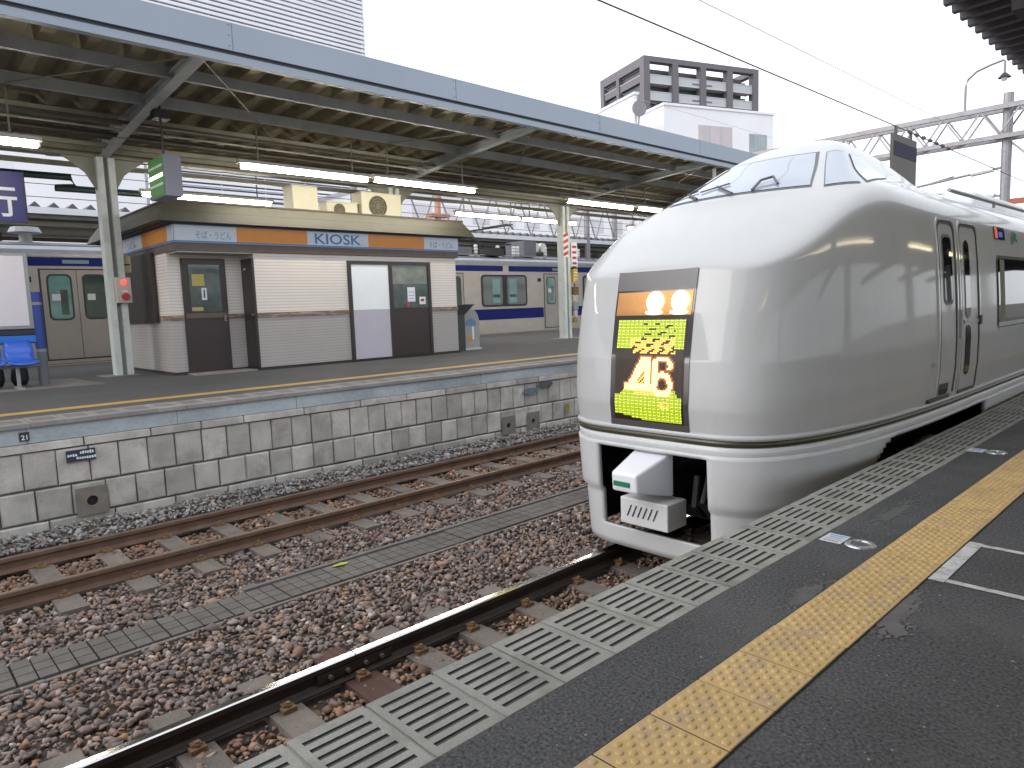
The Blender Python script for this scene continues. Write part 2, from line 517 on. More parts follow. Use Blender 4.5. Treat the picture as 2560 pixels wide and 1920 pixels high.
def edge_block_mesh(wx, ly, nslot, name):
    """concrete edge block: flat top with moulded slots running along the platform edge"""
    b = MB()
    g = 0.007
    x0, x1, y0, y1 = .003, wx - 0.001, g, ly - g
    mx, my = wx * 0.07, ly * 0.10
    pitch = (x1 - x0 - 2 * mx) / nslot
    sw = pitch * 0.40
    b.mat(conc)
    # sides
    b.add([(x0, y0, -0.06), (x1, y0, -0.06), (x1, y1, -0.06), (x0, y1, -0.06), (x0, y0, 0), (x1, y0, 0), (x1, y1, 0), (x0, y1, 0)],
          [(0, 1, 5, 4), (1, 2, 6, 5), (2, 3, 7, 6), (3, 0, 4, 7)])
    ya, yb = y0 + my, y1 - my
    def q(xa, xb, y_a, y_b, z=0): b.add([(xa, y_a, z), (xb, y_a, z), (xb, y_b, z), (xa, y_b, z)], [(0, 1, 2, 3)])
    q(x0, x1, y0, ya); q(x0, x1, yb, y1)
    xs = x0
    for i in range(nslot):
        sa = x0 + mx + pitch * (i + 0.5) - sw / 2; sb = sa + sw
        q(xs, sa, ya, yb)
        b.mat(slot_m)
        d = -0.0065
        b.add([(sa, ya, 0), (sb, ya, 0), (sb, yb, 0), (sa, yb, 0), (sa, ya, d), (sb, ya, d), (sb, yb, d), (sa, yb, d)],
              [(0, 4, 5, 1), (1, 5, 6, 2), (2, 6, 7, 3), (3, 7, 4, 0), (4, 7, 6, 5)])
        b.mat(conc)
        xs = sb
    q(xs, x1, ya, yb)
    return b.mesh(name)
slot_m = M('slot_shade_colour', (0.080, 0.077, 0.078), rough=0.9, var=0.15, scale=20)  # dark colour on slot sides and floor stands in for shade in the grooves
eb = edge_block_mesh(EX1 - EX0, 0.2995, 7, 'edge_block')
for k in range(-6, 130):
    link_mesh('edge_block', eb, near_platform, (EX0 + rng.normal(0, .0012), 1.1994 + 0.2995 * k, rng.normal(0.0, .0012)))
# mortar bed under the joints, lighter than the slots
MB().mat(conc_line).box(EX0 + 0.012, EX1 - 0.003, -0.9, 40, -0.05, -0.0085).build('mortar_bed', None, near_platform)
MB().mat(conc_line).box(EX0 + 0.05, EX0 + 0.3, -0.9, 40, -1.7, -0.06).build('platform_face', None, near_platform)

# tactile tiles: 41 staggered domes each
tb = MB().mat(yellow)
g = 0.002
tb.cbox(g, 0.3 - g, .0035, 0.3 - .0035, -0.004, 0.007, 0.002)
def dome(cx, cy):
    n = 8
    vs = []
    for rr, zz in ((0.0155, 0.0069), (0.0115, 0.0115), (0.006, 0.0128)):
        vs += [(cx + rr * math.cos(2 * math.pi * j / n), cy + rr * math.sin(2 * math.pi * j / n), zz) for j in range(n)]
    fs = [(a + j, a + (j + 1) % n, a + n + (j + 1) % n, a + n + j) for a in (0, n) for j in range(n)] + [tuple(range(2 * n, 3 * n))]
    tb.add(vs, fs)
for i in range(5):
    for j in range(5):
        dome(0.03 + 0.06 * i, 0.03 + 0.06 * j)
        if i < 4 and j < 4: dome(0.06 + 0.06 * i, 0.06 + 0.06 * j)
tile_me = tb.mesh('tactile_tile')
for k in range(-6, 110):
    o = link_mesh('tactile_tile', tile_me, near_platform, (TX0 + rng.normal(0, .0008), 1.5405 + 0.3 * k, 0.0005 + abs(rng.normal(0, .0007))))
# dark joint bed below the tiles
MB().mat(dark).add([(TX0 - .003, -1, .0035), (TX1 + .003, -1, .0035), (TX1 + .003, 36, .0035), (TX0 - .003, 36, .0035)], [(0, 1, 2, 3)]).build('tile_joint', None, near_platform)

# painted waiting box: one mesh per stroke
def flat(name, pts, z, mt, parent):
    return MB().mat(mt).add([(x, y, z) for x, y in pts], [tuple(range(len(pts)))]).build(name, None, parent)
for (xa, xb, ya, yb) in ((2.272, 2.34, 3.70, 4.42), (2.342, 4.2, 3.71, 3.755), (2.342, 4.2, 4.365, 4.41)):
    flat('painted_line', [(xa, ya), (xb, ya), (xb, yb), (xa, yb)], 0.0042, paint_white, near_platform)
# cement smears beside the tiles (wear with a shape of its own)
def blob(cx, cy, rx, ry, n, seed, z, mt, name, parent):
    r_ = random.Random(seed)
    pts = []
    for i in range(n):
        t = 2 * math.pi * i / n
        k = r_.uniform(0.72, 1.15)
        pts.append((cx + rx * k * math.cos(t), cy + ry * k * math.sin(t)))
    return flat(name, pts, z, mt, parent)
def flakes(cx, cy, rx, ry, n, seed, mt, z0=.0010):
    r_ = random.Random(seed)
    b = MB().mat(mt)
    for _ in range(n):
        t = r_.uniform(0, 2 * math.pi); k = abs(r_.gauss(0, .5))
        x, y = cx + rx * k * math.cos(t), cy + ry * k * math.sin(t)
        if TX0 - .004 < x < TX1 + .004 or x < EX1 + .02: continue
        s = r_.uniform(.004, .022) * (1.15 - min(1, k))
        p = r_.uniform(0, 6)
        m_ = r_.randint(5, 8)
        b.add([(x + s * r_.uniform(.5, 1.3) * math.cos(p + 2 * math.pi * i / m_), y + 1.8 * s * r_.uniform(.5, 1.3) * math.sin(p + 2 * math.pi * i / m_), .0034) for i in range(m_)], [tuple(range(m_))])
    for i_ in range(len(b.v)):
        b.v[i_] = (b.v[i_][0], b.v[i_][1], 0.0)
    zi = 0
    for f_ in b.f:
        zi += 1
        for q in f_: b.v[q] = (b.v[q][0], b.v[q][1], z0 + .000004 * zi)
    o = b.build('cement_smear', None, near_platform); o['kind'] = 'stuff'
flakes(2.29, 3.25, .09, .42, 420, 3, paint_smear)
flakes(2.34, 3.04, .09, .15, 130, 5, paint_smear, .0030)
flakes(1.93, 3.15, .10, .36, 300, 9, M('pale_cement', (0.085, 0.085, 0.083), rough=0.9, var=0.2, scale=10))
flakes(1.78, 4.7, .12, .9, 420, 11, M('pale_cement', (0.085, 0.085, 0.083)))
# light chips in the asphalt
chip = M('pale_chip', (0.22, 0.22, 0.22), rough=0.8, var=0.1)
chips = MB().mat(chip)
for _ in range(1500):
    x, y = rng.uniform(1.65, 4.5), rng.uniform(0.6, 9)
    if TX0 - .01 < x < TX1 + .01: continue
    s = abs(rng.normal(0, 0.0022)) + .0012
    a = rng.uniform(0, 3)
    chips.add([(x + s * math.cos(a + t) * (1.3 if i % 2 else .8), y + s * math.sin(a + t), .0032) for i, t in enumerate((0, 1.4, 2.9, 4.4))], [(0, 1, 2, 3)])
o = chips.build('asphalt_chips', None, near_platform); o['kind'] = 'stuff'

# sensor lamps and stickers on the near platform
for (x, y, lab, slab) in ((1.85, 3.99, 'round metal floor sensor beside the white waiting box', 'small printed floor sticker beside the nearer round floor sensor'),
                          (1.82, 7.06, 'round metal floor sensor farther along the platform, near the train door', 'small printed floor sticker beside the farther round floor sensor')):
    t = thing('floor_sensor', lab, 'floor sensor', (x, y, 0), 'floor sensors')
    rm = M('sensor_ring', (0.62, 0.63, 0.66), rough=0.25, metal=0.8, var=0.05)
    ring = MB().mat(rm)
    n = 36
    vs = []
    for rr, zz in ((0.082, 0.001), (0.074, 0.009), (0.052, 0.010), (0.048, 0.0045)):
        vs += [(x + rr * math.cos(2 * math.pi * j / n), y + rr * math.sin(2 * math.pi * j / n), zz) for j in range(n)]
    ring.add(vs, [(a * n + j, a * n + (j + 1) % n, (a + 1) * n + (j + 1) % n, (a + 1) * n + j) for a in range(3) for j in range(n)])
    ring.build('ring', None, t, smooth=False)
    MB().mat(M('sensor_lens', (0.10, 0.10, 0.115), rough=0.12, var=0.1)).cyl((x, y), 0.05, 0.05, 0.001, 0.0045, 32).build('lens', None, t)
    for j in range(3):
        a = 0.6 + 2.1 * j
        MB().mat(txt_dark).cyl((x + .063 * math.cos(a), y + .063 * math.sin(a)), 0.005, 0.005, 0.0096, 0.0112, 10).build('screw', None, t)
    st = thing('floor_sticker', slab, 'sticker', (x - 0.14, y + 0.02, 0))
    sx = x - 0.145
    MB().mat(M('sticker_paper', (0.50, 0.54, 0.58), rough=0.5, var=0.06)).box(sx - 0.06, sx + 0.06, y - 0.06, y + 0.09, 0.001, 0.0045).build('sheet', None, st)
    for i, (c, w) in enumerate((((0.15, 0.32, 0.58), .09), ((0.17, 0.35, 0.6), .07), ((0.55, 0.33, 0.22), .085), ((0.3, 0.3, 0.32), .08))):
        yy = y + 0.07 - i * 0.034
        MB().mat(M('sticker_print_%d' % i, c, var=0.1)).box(sx - w / 2, sx + w / 2, yy - .018, yy, 0.0045, 0.0062).build('print', None, st)

# ---- track bed
bed = MB().mat(bed_m)
bed.add([(-6.2, -12, -1.135), (1.25, -12, -1.135), (1.25, 60, -1.135), (-6.2, 60, -1.135)], [(0, 1, 2, 3)])
bed.prism([(-6.25, -1.3), (-5.5, -1.135), (-5.9, -1.02), (-6.25, -1.0)], 1, -12, 60)
struct(bed.build('track_bed'))

def near_sleeper_ys():
    ys = [-0.55, 0.05, 0.63, 1.21, 1.76, 2.30, 2.78, 3.27, 3.86, 4.5]
    while ys[-1] < 16: ys.append(ys[-1] + 0.6)
    return ys
NSL = near_sleeper_ys()
FSL = [1.78 + 0.6 * k for k in range(-4, 26)]

# ballast: crushed stones, two hundred variants, coloured stone by stone
def rock_variants(n):
    out = []
    r_ = np.random.default_rng(3)
    for _ in range(n):
        bm = bmesh.new()
        for p in r_.normal(size=(10, 3)):
            p = p / np.linalg.norm(p) * r_.uniform(0.75, 1.1)
            bm.verts.new(p)
        bmesh.ops.convex_hull(bm, input=bm.verts)
        for v in [v for v in bm.verts if not v.link_faces]: bm.verts.remove(v)
        bmesh.ops.triangulate(bm, faces=bm.faces)
        bm.verts.index_update()
        out.append((np.array([v.co[:] for v in bm.verts]), np.array([[v.index for v in f.verts] for f in bm.faces])))
        bm.free()
    return out
RV = rock_variants(24)
pal = np.array([1.0, .945, .915]) * 1.5 * np.array([(.150, .118, .104), (.185, .148, .130), (.120, .108, .104), (.205, .142, .100), (.092, .080, .074), (.23, .20, .18),
                (.165, .122, .108), (.135, .108, .098), (.24, .135, .07), (.31, .28, .26), (.17, .15, .148), (.19, .125, .09)])
palw = np.array([.16, .13, .12, .09, .10, .06, .13, .12, .012, .03, .05, .06]); palw /= palw.sum()

def ballast(regions):
    P = []
    for (x0, x1, y0, y1, sp, sz, zb) in regions:
        nx, ny = int((x1 - x0) / sp), int((y1 - y0) / sp)
        gx, gy = np.meshgrid(x0 + (np.arange(nx) + .5) * sp, y0 + (np.arange(ny) + .5) * sp)
        q = np.stack([gx.ravel(), gy.ravel()], 1) + rng.uniform(-.5, .5, (nx * ny, 2)) * sp
        z = zb + rng.uniform(-.016, .018, len(q)) + .012 * np.sin(q[:, 0] * 5 + 1.3) * np.sin(q[:, 1] * 4.1)
        s = sz * np.exp(rng.normal(0, .34, len(q)))
        P.append(np.column_stack([q, z, s]))
    P = np.concatenate(P)
    keep = np.ones(len(P), bool)
    for c, ys, ctr in ((0, NSL, XC), (1, FSL, XF)):
        on_x = np.abs(P[:, 0] - ctr) < 1.04
        for y in ys:
            near_s = on_x & (np.abs(P[:, 1] - y) < 0.115)
            keep &= ~(near_s & (rng.random(len(P)) < 0.62))
        for rx in (ctr - .5335, ctr + .5335):
            keep &= ~(np.abs(P[:, 0] - rx) < 0.09)
    keep &= ~((np.abs(P[:, 0] + 2.6) < 0.245) & (rng.random(len(P)) < 0.985))
    P = P[keep]
    vs, fs, cs = [], [], []
    k = 0
    which = rng.integers(0, len(RV), len(P))
    for vi, (bv, bf) in enumerate(RV):
        Q = P[which == vi]
        n = len(Q)
        if n == 0: continue
        # random rotations from quaternions
        q = rng.normal(size=(n, 4)); q /= np.linalg.norm(q, axis=1)[:, None]
        w, x, y, z = q.T
        R = np.empty((n, 3, 3))
        R[:, 0, 0] = 1 - 2 * (y * y + z * z); R[:, 0, 1] = 2 * (x * y - z * w); R[:, 0, 2] = 2 * (x * z + y * w)
        R[:, 1, 0] = 2 * (x * y + z * w); R[:, 1, 1] = 1 - 2 * (x * x + z * z); R[:, 1, 2] = 2 * (y * z - x * w)
        R[:, 2, 0] = 2 * (x * z - y * w); R[:, 2, 1] = 2 * (y * z + x * w); R[:, 2, 2] = 1 - 2 * (x * x + y * y)
        an = rng.uniform(.6, 1.25, (n, 1, 3))
        V = (bv[None] * an) @ R.transpose(0, 2, 1)
        V[:, :, 2] *= .8
        V = V * Q[:, 3][:, None, None] + Q[:, None, :3]
        m_ = len(bv)
        vs.append(V.reshape(-1, 3))
        fs.append((bf[None] + (k + np.arange(n) * m_)[:, None, None]).reshape(-1, 3))
        c = pal[rng.choice(len(pal), n, p=palw)] * rng.uniform(.72, 1.25, (n, 1))
        # fresh grey chippings along the foot of the far wall
        gmask = Q[:, 0] < -5.5
        c[gmask] = np.array([.30, .285, .27]) * rng.uniform(.4, 1.4, (gmask.sum(), 1)) * np.where(rng.random((gmask.sum(), 1)) < .25, [[1.0, .82, .70]], [[1, 1, 1.03]])
        near_rust = np.minimum(np.abs(Q[:, 0] - XF), np.abs(Q[:, 0] - XC)) < .55
        c[near_rust] *= np.array([1.02, .86, .72])
        cs.append(np.repeat(np.column_stack([c, np.ones(n)]), m_, 0))
        k += n * m_
    vs, fs, cs = np.concatenate(vs), np.concatenate(fs), np.concatenate(cs)
    me = bpy.data.meshes.new('ballast_stones')
    me.vertices.add(len(vs)); me.vertices.foreach_set('co', vs.ravel().astype(np.float32))
    me.loops.add(fs.size); me.loops.foreach_set('vertex_index', fs.ravel().astype(np.int32))
    me.polygons.add(len(fs))
    me.polygons.foreach_set('loop_start', np.arange(0, fs.size, 3, dtype=np.int32))
    me.update(calc_edges=True)
    at = me.color_attributes.new('col', 'FLOAT_COLOR', 'POINT')
    at.data.foreach_set('color', cs.ravel().astype(np.float32))
    me.materials.append(stone_m)
    me.update()
    o = link_mesh('ballast_stones', me)
    tag(o, 'brown and grey crushed ballast stones around both tracks', 'ballast', kind='stuff')
ballast([(-3.4, 1.1, -0.6, 5.6, .040, .0265, -1.105), (-6.15, -3.4, -0.6, 6.0, .041, .0265, -1.105),
         (-3.4, 1.1, 5.6, 11.5, .05, .031, -1.105), (-6.15, -3.4, 6.0, 13, .047, .029, -1.105),
         (-6.17, -5.62, -0.6, 13, .042, .026, -1.03), (-6.17, -5.85, -0.6, 13, .042, .026, -.985),
         (-6.15, 1.1, 13, 18, .09, .05, -1.105)])

# rails
def rail_poly(cx, zt):
    h = [(-.0635, -.153), (.0635, -.153), (.0635, -.142), (.022, -.130), (.0085, -.115), (.0085, -.055), (.0325, -.040), (.0325, -.008), (.024, 0.0),
         (-.024, 0.0), (-.0325, -.008), (-.0325, -.040), (-.0085, -.055), (-.0085, -.115), (-.022, -.130), (-.0635, -.142)]
    return [(cx + a, zt + b) for a, b in h]
def rail(cx, y0, y1, top, side, label, joint=None):
    t = thing('rail', label, 'rail', (cx, y0, ZR - .153))
    b = MB().mat(side)
    spans = [(y0, y1)] if joint is None else [(y0, joint - .004), (joint + .004, y1)]
    poly = rail_poly(cx, ZR)
    n = len(poly)
    for a, e in spans:
        vs = [(p[0], a, p[1]) for p in poly] + [(p[0], e, p[1]) for p in poly]
        b.mat(side).add(vs, [tuple(range(n - 1, -1, -1)), tuple(range(n, 2 * n))])
        for i in range(n):
            lit = (7, 8, 9) if top is rail_top else (8,)
            b.mat(top if i in lit else side).add([vs[i], vs[(i + 1) % n], vs[n + (i + 1) % n], vs[n + i]], [(0, 1, 2, 3)])
    b.build('rail_bar', None, t)
    if joint is not None:
        for sx in (-1, 1):
            fp = MB().mat(rail_side)
            xs = cx + sx * .0105
            xe = cx + sx * .030
            fp.box(min(xs, xe), max(xs, xe), joint - .29, joint + .29, ZR - .118, ZR - .050)
            fp.build('fishplate', None, t, bevel=.004)
            for dy in (-.2, -.07, .07, .2):
                MB().mat(M('bolt_steel', (0.13, 0.10, 0.09), rough=.6, var=.1)).tube([(xe, joint + dy, ZR - .085), (xe + sx * .03, joint + dy, ZR - .085)], .0155, 6).build('bolt', None, t)
    return t
rail(XC - .5335 - .017, -6, 45, rail_top, rail_side, 'dark rail with a bright polished head beside the platform, passing under the white train', joint=2.29)
rail(XC + .5335, -6, 45, rail_top, rail_side, 'dark rail tucked below the near platform edge')
rail(XF + .5335 + .02, -6, 45, rail_rtop, rail_rust, 'rusty brown rail of the empty track, the one nearer the cable trough')
rail(XF - .5335 - .02, -6, 45, rail_rtop, rail_rust, 'rusty brown rail of the empty track, the one nearer the stone platform wall')

# sleepers with their rail clips
def sleeper(cx, y, timber, group, label):
    t = thing('sleeper', label, 'sleeper', (cx, y, -1.25), group)
    hw = .105 if not timber else .12
    zt = -1.076
    s = MB().mat(sleeper_w if timber else sleeper_m)
    poly = [(y - hw - .02, -1.25), (y + hw + .02, -1.25), (y + hw, zt), (y - hw, zt)]
    s.prism(poly, 0, cx - 1.0, cx + 1.0)
    s.build('beam', None, t)
    for rx in (-.5335, .5335):
        for sx in (-1, 1):
            x = cx + rx + sx * .085
            c = MB().mat(clip_m)
            c.box(x - .028, x + .028, y - .045, y + .045, zt, zt + .03)
            c.box(x - sx * .045 - .012, x - sx * .02 + .012, y - .03, y + .03, zt + .028, zt + .040)
            c.cyl((x, y), .014, .014, zt + .03, zt + .065, 8)
            c.cyl((x, y), .021, .021, zt + .040, zt + .052, 6)
            c.build('rail_clip', None, t)
for i, y in enumerate(NSL):
    if abs(y - 2.30) < .01:
        sleeper(XC, y, True, None, 'reddish timber sleeper under the joint of the shiny rail')
    else:
        sleeper(XC, y, False, 'sleepers of the near track', 'grey concrete sleeper with rusty clips under the shiny rail')
for y in FSL:
    sleeper(XF, y, False, 'sleepers of the far track', 'brownish concrete sleeper under the rusty rails of the empty track')

# cable trough between the tracks
ct = thing('cable_trough', 'concrete cable trough with gridded lids running between the two tracks', 'cable trough', (-2.6, 0, -1.2))
MB().mat(lid_gap).box(-2.81, -2.39, -1.4, 16, -1.25, -1.088).build('channel', None, ct)
lb = MB()
lb.mat(lid_m)
for i in range(3):
    for j in range(4):
        x0, y0 = .005 + i * .140, .004 + j * .1235
        lb.box(x0, x0 + .130, y0, y0 + .1135, -.02, 0)
lid_me = lb.mesh('lid')
for k in range(34):
    y = -1.4 + k * .5
    link_mesh('lid', lid_me, ct, Vector((-2.81, y, -1.072 + rng.normal(0, .003))) - ct.location)
MB().mat(lid_kerb).box(-2.87, -2.815, 2.35, 16, -1.2, -1.055).build('kerb', None, ct, bevel=.004)
MB().mat(sleeper_m).box(-2.386, -2.345, -1.4, 16, -1.2, -1.088).build('kerb', None, ct)

# yellow leaf blown onto the trough
lf_ = MB().mat(M('dry_leaf', (0.42, 0.40, 0.06), rough=.7, var=.1)).add([(-2.74, 3.18, -1.062), (-2.70, 3.24, -1.052), (-2.705, 3.32, -1.060), (-2.75, 3.38, -1.066), (-2.775, 3.30, -1.056), (-2.77, 3.22, -1.060)], [(0, 1, 2, 5), (5, 2, 3, 4)]).build('leaf', origin=(-2.74, 3.28, -1.07))
tag(lf_, 'yellow leaf lying on the gridded cable trough', 'leaf')
# odd lid lying in the ballast under the platform edge
t = MB().mat(M('blue_grey_plate', (0.16, 0.17, 0.185), rough=.6, var=.15, scale=8)).box(-.33, -.02, 3.42, 3.62, -1.10, -1.062).build('ballast_plate', origin=(-.17, 3.52, -1.1))
tag(t, 'small blue grey plate lying in the ballast by the platform edge', 'plate')

# ---- far platform
FXE = -6.15
fpm = MB().mat(asphalt_far)
fpm.box(-19.2, -6.30, -15, 75, -1.7, ZF - .02)
fpm.add([(-19.2, -15, ZF), (FXE - .6, -15, ZF), (FXE - .6, 75, ZF), (-19.2, 75, ZF)], [(0, 1, 2, 3)])
far_platform = struct(fpm.build('far_platform'))
MB().mat(joint_m).box(-6.29, -6.235, -6, 40, -1.5, ZF - .24).build('wall_joint', None, far_platform)
# concrete deck slab and edge blocks
MB().mat(conc_far).box(-6.75, FXE - .012, -6, 40, ZF - .055, ZF - .006).build('deck_edge', None, far_platform)
fe = MB().mat(conc_far)
fe.cbox(.004, .60, .004, .331, -.05, 0, .004)
fe.mat(M('far_block_inset', (0.135, 0.125, 0.118), rough=.9, var=.2, scale=6))
for i in range(5):
    xa = .12 + i * .075
    fe.box(xa, xa + .032, .05, .285, -.01, .0014)
fe_me = fe.mesh('edge_block')
for k in range(-12, 75):
    link_mesh('edge_block', fe_me, far_platform, (FXE - .604, 1.05 + .335 * k, ZF + rng.normal(0, .0012)))
flat('yellow_line', [(-7.42, -12), (-7.12, -12), (-7.12, 70), (-7.42, 70)], ZF + .005, yellow_far, far_platform)
flat('yellow_line', [(-18.6, -12), (-18.3, -12), (-18.3, 70), (-18.6, 70)], ZF + .005, yellow_far, far_platform)
flat('repair_patch', [(-11.2, -3), (-10.75, 3.25), (-13.0, 3.15), (-13.2, -3)], ZF + .004, M('patch_concrete', (0.17, 0.155, 0.15), rough=.9, var=.12, scale=3), far_platform)
# blue grey band below the deck
y = -6.0
while y < 22:
    L_ = random.uniform(1.6, 2.2)
    MB().mat(wall_band).box(-6.26, -6.19 + random.uniform(-.004, .004), y + .003, y + L_ - .003, ZF - .235, ZF - .056).build('band_slab', None, far_platform)
    y += L_
# thin coping course
y = -6.0
while y < 16:
    L_ = random.uniform(.55, 1.0)
    MB().mat(wall_m).cbox(-6.26, -6.185 + random.uniform(-.006, .008), y + .006, y + L_ - .006, -.062, .030, .010).build('stone', None, far_platform)
    y += L_
# two and a bit courses of stone blocks
for (z0, z1, wb, y0, pr) in ((-.50, -.082, .322, -1.24, .0), (-.875, -.522, .345, -1.05, .006), (-1.14, -.897, .70, -1.3, .012)):
    y = y0
    while y < (13.5 if z0 > -.9 else 13.2):
        w_ = wb * random.uniform(.94, 1.06)
        d = random.uniform(-.010, .010)
        s = MB().mat(wall_m)
        x1 = -6.20 + pr + d
        c = .016
        j = lambda: random.uniform(-.004, .004)
        ya, yb = y + .007, y + w_ - .007
        # cushion face: bevelled front
        vs = [(-6.27, ya, z0), (-6.27, yb, z0), (-6.27, yb, z1), (-6.27, ya, z1),
              (x1 - c, ya + j(), z0 + j()), (x1 - c, yb + j(), z0 + j()), (x1 - c, yb + j(), z1 + j()), (x1 - c, ya + j(), z1 + j()),
              (x1 + j(), ya + c, z0 + c), (x1 + j(), yb - c, z0 + c), (x1 + j(), yb - c, z1 - c), (x1 + j(), ya + c, z1 - c)]
        fs = [(8, 9, 10, 11)]
        for a, b_ in ((0, 4), (4, 8)):
            fs += [(a + i, a + (i + 1) % 4, b_ + (i + 1) % 4, b_ + i) for i in range(4)]
        s.add(vs, fs)
        s.build('stone', None, far_platform)
        y += w_
# drain holes in the lower course
for (y, z, r_) in ((1.92, -.74, .06), (8.75, -.80, .05), (9.4, -.80, .045)):
    n = 24
    b = MB().mat(M('drain_stone', (0.20, 0.175, 0.15), rough=.95, var=.2, scale=8))
    xs = -6.162
    sq = .17
    vs = []
    for jn in range(n):
        a = 2 * math.pi * jn / n
        k = sq / max(abs(math.cos(a)), abs(math.sin(a)))
        vs.append((xs, y + k * math.cos(a), z + k * math.sin(a)))
    vs += [(xs, y + r_ * math.cos(2 * math.pi * jn / n), z + r_ * math.sin(2 * math.pi * jn / n)) for jn in range(n)]
    vs += [(xs - .018, y + r_ * math.cos(2 * math.pi * jn / n), z + r_ * math.sin(2 * math.pi * jn / n)) for jn in range(n)]
    b.add(vs, [(jn, (jn + 1) % n, n + (jn + 1) % n, n + jn) for jn in range(n)] + [(n + jn, n + (jn + 1) % n, 2 * n + (jn + 1) % n, 2 * n + jn) for jn in range(n)])
    b.mat(dark).add(vs[2 * n:], [tuple(range(n))])
    b.build('drain_hole', None, far_platform)
# plates on the wall
t = thing('wall_plate', 'dark plate with pale lettering fixed to the stone platform wall', 'plate', (-6.15, 1.88, -.2))
MB().mat(M('plate_navy', (0.03, 0.035, 0.06), rough=.5, var=.1)).box(-6.20, -6.166, 1.70, 2.00, -.245, -.11).build('board', None, t)
for (ya, yb, za, zb) in ((1.71, 1.79, -.185, -.15), (1.84, 1.985, -.165, -.125), (1.80, 1.985, -.225, -.19)):
    yy = ya
    while yy < yb:
        w_ = random.uniform(.012, .022)
        MB().mat(txt_white).box(-6.166, -6.163, yy, yy + w_, za + random.uniform(0, .008), zb - random.uniform(0, .008)).build('letter', None, t)
        yy += w_ + .007
t = thing('number_plate', 'small black number plate on the blue grey band of the far platform', 'plate', (-6.17, 1.32, .1))
MB().mat(M('plate_black', (0.03, 0.035, 0.035), rough=.5, var=.1)).box(-6.20, -6.172, 1.27, 1.365, .075, .175).build('board', None, t)
text_mesh('letter', '21', .075, (-6.171, 1.285, .09), (0, 1, 0), (0, 0, 1), txt_white, t, ext=.001, width=.06)
for (y, z, c, nm) in ((9.35, -.22, (.14, .17, .21), 'blue grey paint mark'), (9.75, -.13, (.08, .09, .11), 'dark paint mark')):
    blob_pts = []
    r_ = random.Random(int(y * 100))
    for i in range(24):
        a = 2 * math.pi * i / 24
        k = r_.uniform(.7, 1.1)
        blob_pts.append((-6.158, y + .22 * k * math.cos(a), z + .07 * k * math.sin(a)))
    MB().mat(M(nm.replace(' ', '_'), c, rough=.8, var=.3, scale=20)).add(blob_pts, [tuple(range(24))]).build('paint_mark', None, far_platform)
MB().mat(M('yellow_mark', (0.30, 0.25, 0.08), rough=.8, var=.3, scale=12)).add([(-6.153, 10.3, -.78), (-6.153, 10.42, -.78), (-6.153, 10.42, -.58), (-6.153, 10.3, -.58)], [(0, 1, 2, 3)]).build('paint_mark', None, far_platform)

# ================================================================== KIOSK
XK, XRc, XB = -10.7, -11.25, -15.2
Y0, Y1, YB = 4.60, 11.30, 6.08
ZT = 2.66
kiosk = thing('kiosk', 'cream and grey station kiosk with orange sign band on the far platform', 'kiosk', (-12.5, 7.9, ZF))
ZM = 1.40
# walls
wl = MB().mat(grey_tile)
wl.box(XB, XRc, Y0, Y1, ZF + .06, ZM - .05)
wl.box(XRc + .001, XK, YB, Y1 - .003, ZF + .06, ZM - .05)
wl.build('lower_wall', None, kiosk)
wu = MB().mat(cream_tile)
wu.box(XB, XRc, Y0, Y1, ZM + .05, ZT)
wu.box(XRc + .001, XK, YB, Y1 - .003, ZM + .05, ZT - .002)
wu.build('upper_wall', None, kiosk)
bl = MB().mat(belt_m)
bl.box(XB, XRc + .02, Y0 - .02, Y1 + .02, ZM - .05, ZM + .05)
bl.box(XRc + .021, XK + .02, YB, Y1 + .018, ZM - .05, ZM + .05)
bl.build('belt', None, kiosk)
bs = MB().mat(brown_m)
bs.box(XB, XRc + .03, Y0 - .03, Y1 + .03, ZF, ZF + .06)
bs.box(XRc + .031, XK + .03, YB - .03, Y1 + .027, ZF, ZF + .058)
bs.build('plinth', None, kiosk)
# step in the recess
MB().mat(conc_far).box(XRc + .035, XK - .05, Y0 + .2, YB - .04, ZF, ZF + .03).build('step', None, kiosk)
# brown shutter on the left wall
sh = MB().mat(brown_m)
sh.box(-14.3, -11.95, Y0 - .09, Y0 - .022, 1.32, 2.72)
sh.build('shutter', None, kiosk)
# rounded cream corner post
# brown side panel of the front bay
MB().mat(brown_m).box(XRc + .03, XK + .012, YB - .05, YB - .002, ZF + .06, 2.55).build('side_panel', None, kiosk)
MB().mat(galv).box(XK - .12, XK - .03, YB - .075, YB - .051, 1.40, 1.43).build('handle', None, kiosk)
MB().mat(txt_white).box(XK - .40, XK - .30, YB - .056, YB - .051, 2.33, 2.36).build('label_strip', None, kiosk)
# recessed door
XD = XRc
dr = MB().mat(brown_m).box(XD, XD + .04, 4.84, 5.70, ZF + .03, 2.56).build('door', None, kiosk)
MB().mat(win_kiosk).box(XD + .0405, XD + .05, 4.97, 5.57, 1.50, 2.44).build('pane', None, dr)
MB().mat(M('notice_yellow', (0.50, 0.43, 0.12), var=.05)).box(XD + .0505, XD + .054, 5.02, 5.26, 2.02, 2.25).build('notice', None, dr)
MB().mat(txt_white).box(XD + .0505, XD + .054, 5.19, 5.29, 1.74, 1.98).build('notice', None, dr)
MB().mat(txt_dark).box(XD + .0545, XD + .056, 5.225, 5.255, 1.78, 1.94).build('notice_print', None, dr)
MB().mat(M('notice_amber', (0.50, 0.36, 0.14), var=.05)).box(XD + .0505, XD + .054, 4.98, 5.20, 1.53, 1.60).build('notice', None, dr)
MB().mat(galv).box(XD + .041, XD + .085, 5.60, 5.63, 1.30, 1.42).build('handle', None, dr)
MB().mat(brown_trim).box(XD + .0405, XD + .06, 4.86, 5.68, 2.45, 2.54).build('head_rail', None, dr)
